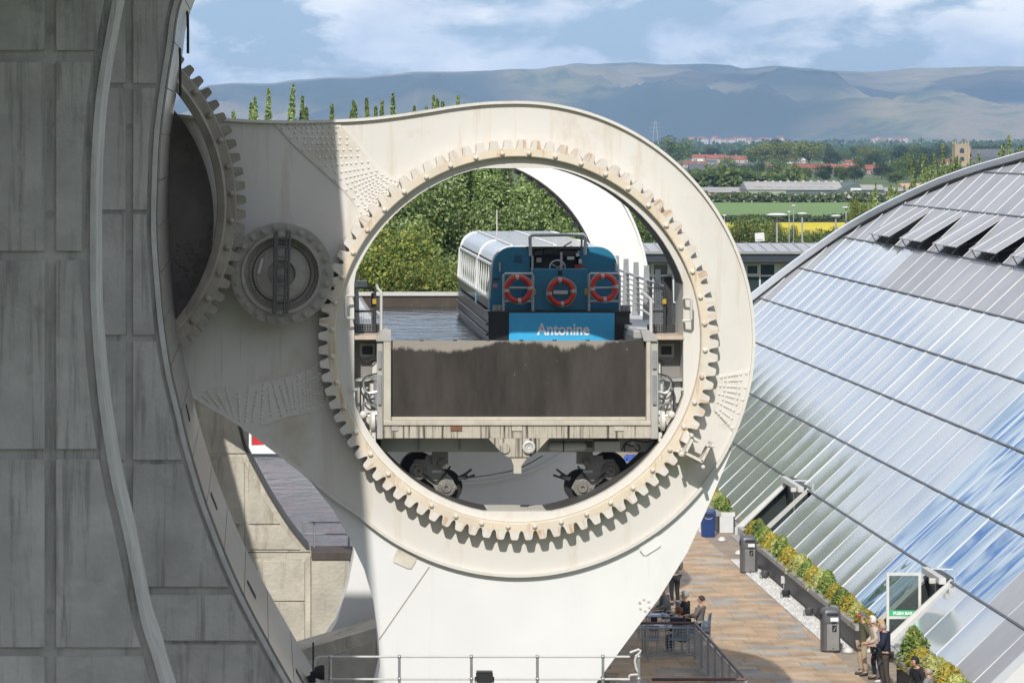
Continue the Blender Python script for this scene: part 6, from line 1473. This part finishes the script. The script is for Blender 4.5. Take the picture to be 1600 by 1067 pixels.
for k, (px, top, Y, w_, v) in enumerate(((1152, 352, 440, 1.1, 0), (1168, 356, 420, .9, 1), (1183, 352, 450, 1.0, 0), (1201, 358, 430, .8, 1), (1228, 368, 420, .6, 0), (1243, 364, 450, .5, 0), (1266, 369, 430, .6, 1), (1285, 371, 420, .7, 0), (1300, 373, 410, .7, 1), (1322, 371, 400, .8, 0), (1000, 342, 420, 1.2, 0), (1018, 352, 410, 1.1, 1), (985, 350, 400, 1.1, 0), (1040, 355, 420, 1, 1))):
    p = W(px, top, Y); s = p.z / 4.0; tree(BUSH[v], p.x, Y, (s*w_, s*w_, s), '%s bush beyond the dark roof, %s from the left' % (('dark green', 'olive green')[v], ords[sorted([q for q in (1152,1168,1183,1201,1228,1243,1266,1285,1300,1322,1000,1018,985,1040)]).index(px)]), 'bushes beyond the dark roof', name='bush')
# hedges
def hedge(x0, x1, y, h, d, n, leafm, name, lab, size, kind=None):
    rg = random.Random(len(lab)); bumps = [rg.random() for _ in range(40)]
    def f(r_):
        u = r_.random(); q = u*39; i = int(q); hh = h * (.6 + .5*lerp(bumps[i], bumps[min(i+1, 39)], q - i)); z = hh * r_.random() ** .7
        return Vector((lerp(x0, x1, u), y + (r_.random() - .5)*d, z)), Vector((0, -1, .6))
    he = empty(name, ((x0+x1)/2, y, 0), lab, 'hedge'); part('foliage', leaf_cloud(n, f, size, rg, asp=.7), leafm, he, fix=False)
    part('stems', MB().box(x0, x1, y - .2, y + .2, 0, h*.45), BARK, he)
HAW = leafmat('hawthorn_leaves', [(.03, .05, .015), (.05, .08, .02), (.08, .11, .03), (.09, .12, .04), (.45, .44, .38)], .2)
hedge(100, 152, 852, 2.3, 4, 5200, HAW, 'hawthorn_hedge', 'white flowering hawthorn hedge along the far edge of the green field', .42)
hedge(60, 170, 655, 1.3, 1.5, 4200, LG3, 'field_hedge', 'low dark hedge between the green field and the yellow field', .3)
hedge(95, 150, 1010, 7, 14, 5000, LG4, 'scrub_belt', 'belt of green scrub between the houses and the grey warehouse', .8)
hedge(225, 420, 1090, 7, 14, 7000, LG4, 'scrub_belt', 'belt of green scrub behind the grey sheds, right of the warehouse', .9)

# ------------------------------------------------------------------ town
FT = [tree_kind(80, 'lobe', LG4, 3600, 8, 8, .6, .25), tree_kind(81, 'lobe', LG3, 3600, 8, 8, .6, .25), tree_kind(82, 'lobe', LG2, 3600, 8, 8, .6, .25), tree_kind(83, 'lobe', LG4, 3600, 8, 8, .4, .25)]
towntrees = [(1056,221,44,256,0),(1090,238,24,250,1),(1112,233,22,250,1),(1088,262,22,275,0),(1136,250,26,272,0),(1165,262,30,285,1),(1190,228,40,258,2),(1222,226,36,258,2),(1265,226,52,256,2),(1213,222,18,248,1),(1290,228,22,250,1),(1188,258,20,280,1),(1215,255,34,282,0),(1240,262,22,284,1),(1258,264,20,284,3),(1290,262,30,284,1),(1315,262,26,284,3),(1335,262,24,284,1),(1338,232,24,252,1),(1356,232,30,254,2),(1382,236,26,256,0),(1378,258,26,280,1),(1405,250,38,280,3),(1430,246,40,282,0),(1452,254,40,284,1),(1408,232,30,256,1),(1425,229,30,256,3),(1447,235,30,258,1),(1472,229,26,252,1),(1535,232,34,254,1),(1560,231,30,254,1),(1400,270,36,286,3),(1130,268,26,282,3),(1150,270,24,284,1),(1467,262,36,286,0),(1345,246,26,266,3),(1300,240,24,262,1),(1176,240,22,256,1),(1150,236,26,250,1),(1520,238,26,256,3),(1585,236,24,256,3),(1320,238,20,254,0),(1366,244,24,268,1)]
def ordw(i):
    return ords[i] if i < 18 else (['nineteenth', 'twentieth'][i - 18] if i < 20 else (('twenty', 'thirty', 'forty')[(i + 1)//10 - 2] + ' ' + (ords[(i + 1) % 10 - 1] if (i + 1) % 10 else 'tenth')))
srt = sorted(range(len(towntrees)), key=lambda q: towntrees[q][0])
for k, (px, top, wpx, base, v) in enumerate(towntrees):
    Y = F*H/(base - CY); p = W(px, top, Y); s = F/Y; wm = wpx/s; hm_ = max(3, p.z)
    tree(FT[v], p.x, Y, (wm/7.2, wm/7.2, hm_/7.6), '%s tree among the houses, %s town tree from the left' % (('mid green', 'dark green', 'yellowish', 'leafy green')[v], ordw(srt.index(k))), 'trees in the town', name='town_tree')
RT = M('red_tile_roof', (.27, .095, .06), .85, var=.2, scale=.3, island=.1); ST = M('slate_roof', (.10, .105, .115), .7, var=.15, scale=.3); HW_ = M('harled_wall', (.44, .40, .35), .9, var=.1, scale=.3); HS = M('stone_wall', (.24, .19, .15), .9, var=.15, scale=.4); WH = M('white_render', (.70, .69, .66), .9, var=.05, scale=.3)
WDK = M('house_window', (.03, .035, .04), .2)
def house(px, top, base, wpx, roofm, wallm, lab, Yd=None, gable=0, nw=3, yaw=0):
    Y = F*H/(base - CY); s = F/Y; w_ = wpx/s; p = W(px, top, Y); hh = p.z; ev = hh*.52; dp = 7
    h_ = empty('house', (0, 0, 0), lab, 'house', 'houses of the town')
    part('wall', MB().box(-w_/2, w_/2, -dp/2, dp/2, 0, ev), wallm, h_)
    part('roof', MB().prism([(-dp/2 - .4, ev + .003), (0, hh), (dp/2 + .4, ev + .003)], -w_/2 - .3, w_/2 + .3, axis='X'), roofm, h_)
    for k in range(max(1, int(w_/7))):
        x = -w_/2 + (k + .5)*w_/max(1, int(w_/7)); part('chimney', MB().box(x - .5, x + .5, -.4, .4, hh - .7, hh + .9), HS, h_)
    for k in range(nw):
        x = -w_/2 + (k + .5)*w_/nw; wi = part('window', MB().box(x - .6, x + .6, -dp/2 - .05, -dp/2 + .02, ev*.35, ev*.8), WH, h_); part('pane', MB().box(x - .45, x + .45, -dp/2 - .07, -dp/2 - .051, ev*.4, ev*.75), WDK, wi)
    for k in range(gable):
        x = (.08, .32)[k % 2]*w_ - (0.0 if k == 0 else -.0); gw = (.36, .18)[k % 2]*w_/2; gh = hh*(.92 if k == 0 else .66)
        gq = part('gable', MB().prism([(x - gw*.8, 0), (x + gw*.8, 0), (x + gw*.8, ev*.95), (x, gh - .5), (x - gw*.8, ev*.95)], -dp/2 - 1.6, -dp/2 + .01), HS, h_)
        part('gable_roof', MB().prism([(x - gw*1.15, ev*.72), (x, gh), (x + gw*1.15, ev*.72), (x + gw*.95, ev*.72), (x, gh - .7), (x - gw*.95, ev*.72)], -dp/2 - 2.0, 0), ST, gq)
        for q in (-1, 1): part('gable_window', MB().box(x + gw*.35*q - .5, x + gw*.35*q + .5, -dp/2 - 1.66, -dp/2 - 1.6, ev*.3, ev*.75), WH, gq)
    h_.location = (p.x, Y, 0); h_.rotation_euler = (0, 0, R(yaw)); OFF[h_] = h_.location.copy()
house(1106, 256, 277, 58, ST, HS, 'large stone house with slate roof and timbered gables', gable=2, nw=4)
hl = [(1085,252,262,38,RT,HW_,'orange red roofed terrace just above the large stone house'), (1093,241.5,254,24,RT,WH,'red roofed house with white wall under the big round tree'), (1118,242,255,30,RT,HW_,'red roofed terrace in the middle of the left row'), (1150,243.5,256,34,RT,HW_,'bright red roofed terrace at the right end of the left row'), (1112,250,259,14,ST,WH,'white flat house in front of the red terraces'),
      (1166,255,268,28,ST,HS,'grey slate house half hidden by dark trees'), (1200,257,266,20,RT,HS,'small brown roofed house between the trees'), (1268,256,270,64,RT,HS,'long red roofed house with pale window band'), (1318,257,271,44,RT,HS,'red roofed house right of the long one'), (1350,250,263,18,ST,HS,'dark stone house with a steep slate gable'), (1366,257.5,273,28,RT,HS,'red roofed cottage with white gable below the slate house'), (1252,247,255,10,WH,WH,'tiny white cottage behind the yellowish trees'), (1298,248.5,257,14,ST,WH,'white cottage with dark roof right of the yellowish trees'), (1233,248,256,10,RT,WH,'tiny white cottage left of the yellowish trees'), (1332,250,259,24,RT,HW_,'pink roofed house beside the white cottage'), (1532,245.5,256,62,RT,HW_,'long red roofed terrace right of the church tower'), (1475,249,258,22,RT,HW_,'red roofed house left of the church tower')]
for h_ in hl: house(*h_[:7], nw=4 if h_[3] > 30 else 2)
# church tower
CH = M('church_sandstone', (.38, .29, .19), .9, var=.15, scale=.3)
Yt = F*H/45.0; pt = W(1501, 222, Yt); s = F/Yt; ct = empty('church_tower', (pt.x, Yt, 0), 'square sandstone church tower with corner pinnacles and arched belfry windows', 'church')
tw = 11/s; TH_ = W(0, 227, Yt).z
part('tower', MB().box(pt.x - tw, pt.x + tw, Yt - tw, Yt + tw, 0, TH_), CH, ct)
for sx in (-1, 1):
    for sy in (-1, 1):
        part('buttress', MB().box(pt.x + tw*sx - .35*sx - .45, pt.x + tw*sx + .2*sx + .45, Yt + tw*sy - .5, Yt + tw*sy + .5, 0, TH_ - .5), CH, ct)
        part('pinnacle', MB().lathe([(.5, TH_ + .0), (.5, TH_ + .9), (.0, TH_ + 2.6)], (pt.x + tw*sx*.92, Yt + tw*sy*.92, 0), 'Z', 4), CH, ct)
part('parapet', MB().box(pt.x - tw - .15, pt.x + tw + .15, Yt - tw - .15, Yt + tw + .15, TH_ + .003, TH_ + .7), CH, ct)
part('pinnacle', MB().lathe([(.35, TH_ + .7), (.35, TH_ + 1.3), (0, TH_ + 2.3)], (pt.x, Yt - tw, 0), 'Z', 4), CH, ct)
for (x, z0, z1) in ((0, .62, .86), (0, .25, .45)):
    arch = [(pt.x + x - tw*.32, TH_*z0), (pt.x + x + tw*.32, TH_*z0), (pt.x + x + tw*.32, TH_*z1 - .8), (pt.x + x + tw*.2, TH_*z1 - .2), (pt.x + x, TH_*z1), (pt.x + x - tw*.2, TH_*z1 - .2), (pt.x + x - tw*.32, TH_*z1 - .8)]
    part('belfry_window', MB().prism(arch, Yt - tw - .06, Yt - tw + .02), WDK, ct)
part('nave', MB().prism([(Yt - 3, 0), (Yt + 6, 0), (Yt + 6, 5), (Yt + 1.5, 9), (Yt - 3, 5)], pt.x + tw + .6, pt.x + tw + 24, axis='X'), ST, ct)
# warehouse and sheds
Yw = 870.0; wh = empty('warehouse', W(1240, 312, Yw), 'long green grey warehouse with pale corrugated roof beyond the green field', 'warehouse')
WG1 = M('pale_green_cladding', (.30, .34, .27), .6, var=.08, scale=.2); WG2 = M('dark_green_cladding', (.09, .12, .115), .6, var=.1, scale=.2); WR = M('fibre_cement_roof', (.34, .325, .31), .8, var=.2, scale=.12, streak=(.5, .5, .48), st_amt=.8, st_scale=(.06, .3, .3), st_lo=.6)
def Xw(px): return W(px, 0, Yw).x
def Zw(py): return W(0, py, Yw).z
part('wall', MB().box(Xw(1168), Xw(1228), Yw, Yw + 14, 0, Zw(297)), WG1, wh)
part('side_wall', MB().box(Xw(1228) + .003, Xw(1306), Yw - .002, Yw + 14, 0, Zw(297)), WG2, wh)
part('roof', MB().prism([(Yw - .3, Zw(297) + .003), (Yw + 7, Zw(284.5)), (Yw + 14.3, Zw(297) + .003)], Xw(1167), Xw(1318), axis='X'), WR, wh)
part('gable_block', MB().prism([(Xw(1306) + .003, 0), (Xw(1347), 0), (Xw(1347), Zw(294)), (Xw(1339), Zw(285)), (Xw(1306) + .003, Zw(297))], Yw - .1, Yw + 13), WG2, wh)
for k in range(8): part('roof_light', MB().box(Xw(1185 + 16*k), Xw(1193 + 16*k), Yw + 2.4, Yw + 4.4, Zw(291.5), Zw(291.0)), WH, wh)
part('doorway', MB().box(Xw(1312), Xw(1320), Yw - .3, Yw - .09, 0, Zw(305)), DARK, wh); part('side_doorway', MB().box(Xw(1331), Xw(1339), Yw - .3, Yw - .09, Zw(306), Zw(301)), DARK, wh)
part('sign_board', MB().box(Xw(1329), Xw(1346), Yw - .3, Yw - .09, Zw(297.5), Zw(294)), LW, wh)
for k in range(12): part('ridge_vent', MB().box(Xw(1190 + 12*k) - .3, Xw(1190 + 12*k) + .3, Yw + 6.8, Yw + 7.2, Zw(284.6), Zw(283.4)), LW, wh)
for (a, b_, t0, e0, rm_, wm_, lab, yo) in ((1347, 1382, 289.5, 297, WR, WG2, 'dark green shed adjoining the warehouse on its right', 4), (1380, 1445, 293.5, 299, WR, M('brick_wall', (.22, .09, .06), .9, var=.15), 'low brick shed with grey roof right of the warehouse', 8), (1412, 1448, 287, 293, M('orange_cream_roof', (.50, .33, .20), .8, var=.1), WH, 'cream roofed shed behind the low brick one', 40), (1098, 1170, 293, 301, WR, M('shed_brick', (.20, .08, .06), .9), 'low brick shed left of the warehouse, by the wheel rim', 12)):
    Y = Yw + yo; sh_ = empty('shed', W((a + b_)/2, 312, Y), lab, 'shed', 'sheds round the warehouse'); xa, xb = W(a, 0, Y).x, W(b_, 0, Y).x; ze, zt = W(0, e0, Y).z, W(0, t0, Y).z
    part('wall', MB().box(xa, xb, Y, Y + 10, 0, ze), wm_, sh_); part('roof', MB().prism([(Y - .3, ze + .003), (Y + 5, zt), (Y + 10.3, ze + .003)], xa - .2, xb + .2, axis='X'), rm_, sh_)
    part('door', MB().box(lerp(xa, xb, .3), lerp(xa, xb, .45), Y - .05, Y - .003, 0, ze*.8), DARK, sh_)
# a parked van and car by the sheds
def car(px, Y, col, lab, L_=4.2, hgt=1.45):
    c = empty('parked_car', (0, 0, 0), lab, 'car', 'vehicles by the sheds'); m = M('car_paint', col, .3, var=.03, coat=.5)
    part('body', MB().prism([(-L_/2, .3), (L_/2, .3), (L_/2, .75), (L_/2 - .5, .85), (L_/2 - 1.2, hgt), (-L_/2 + .6, hgt), (-L_/2 + .1, .9)], -.85, .85), m, c, bevel=.08)
    part('windows', MB().prism([(L_/2 - .75, .9), (L_/2 - 1.25, hgt - .1), (-L_/2 + .7, hgt - .1), (-L_/2 + .35, .95)], -.87, .87), GLASSB, c)
    for sx in (-1, 1):
        for sy in (-1, 1): part('wheel', MB().lathe([(0, -.1), (.3, -.1), (.3, .1), (0, .1)], (sx*L_*.3, sy*.8, .3), 'Y', 14), BLACK, c)
    p = W(px, 0, Y); c.location = (p.x, Y, 0)
car(1356, 858, (.7, .7, .7), 'white car parked beside the dark green shed'); car(1206, 858, (.02, .05, .15), 'dark blue car parked in front of the long warehouse'); car(1335, 860, (.03, .2, .5), 'bright blue van parked at the warehouse gable', 4.8, 2.0)
# far settlements under the hills, each house a few pixels
def settlement(px0, px1, Y, n, name, lab):
    mb = MB(); rg = random.Random(n); rf = MB()
    for k in range(n):
        p = W(px0 + (px1 - px0)*rg.random(), 0, Y); y = Y + rg.gauss(0, 120); w_ = 3 + 4*rg.random(); h_ = 2.5 + 2*rg.random(); z = rg.random()*11
        mb.box(p.x - w_, p.x + w_, y - 5, y + 5, -.02, z + h_); rf.prism([(y - 5.5, z + h_ + .01), (y, z + h_ + 3), (y + 5.5, z + h_ + .01)], p.x - w_ - .3, p.x + w_ + .3, axis='X')
    o = part(name, mb, M('far_wall', (.42, .38, .36), .9), kind='stuff'); tag(o, lab, 'settlement'); part('roofs', rf, RT, o, kind='stuff')
settlement(1085, 1210, 7800, 60, 'far_settlement', 'distant pale houses of a town at the foot of the hills')
settlement(1370, 1420, 7600, 16, 'far_settlement', 'short line of distant white sheds at the foot of the hills')
fw = MB(); rg = random.Random(99)
wd_sh = lambda r_: (Vector((lerp(-200, 1900, r_.random()), 0, 0)), Vector((0, -1, .5)))
for (Y, n, h_, sz) in ((2600, 5000, 8, 2.2), (3600, 6000, 10, 3.0), (5000, 6500, 12, 4.0)):
    bump = [rg.random() for _ in range(120)]
    def f(r_, Y=Y, h_=h_, bump=bump):
        u = r_.random(); q = u*118; i = int(q); b_ = lerp(bump[i], bump[i+1], q - i); hh = h_*max(0.1, b_*1.5 - .35)
        return Vector((lerp(.02, .24, u)*Y, Y + r_.random()*200, hh*r_.random())), Vector((0, -1, .6))
    leaf_cloud(n, f, sz, rg, fw, asp=.7)
fo = part('far_woodland', fw, LG3, kind='stuff', fix=False); tag(fo, 'far off belts of dark woodland across the plain below the hills', 'woodland')
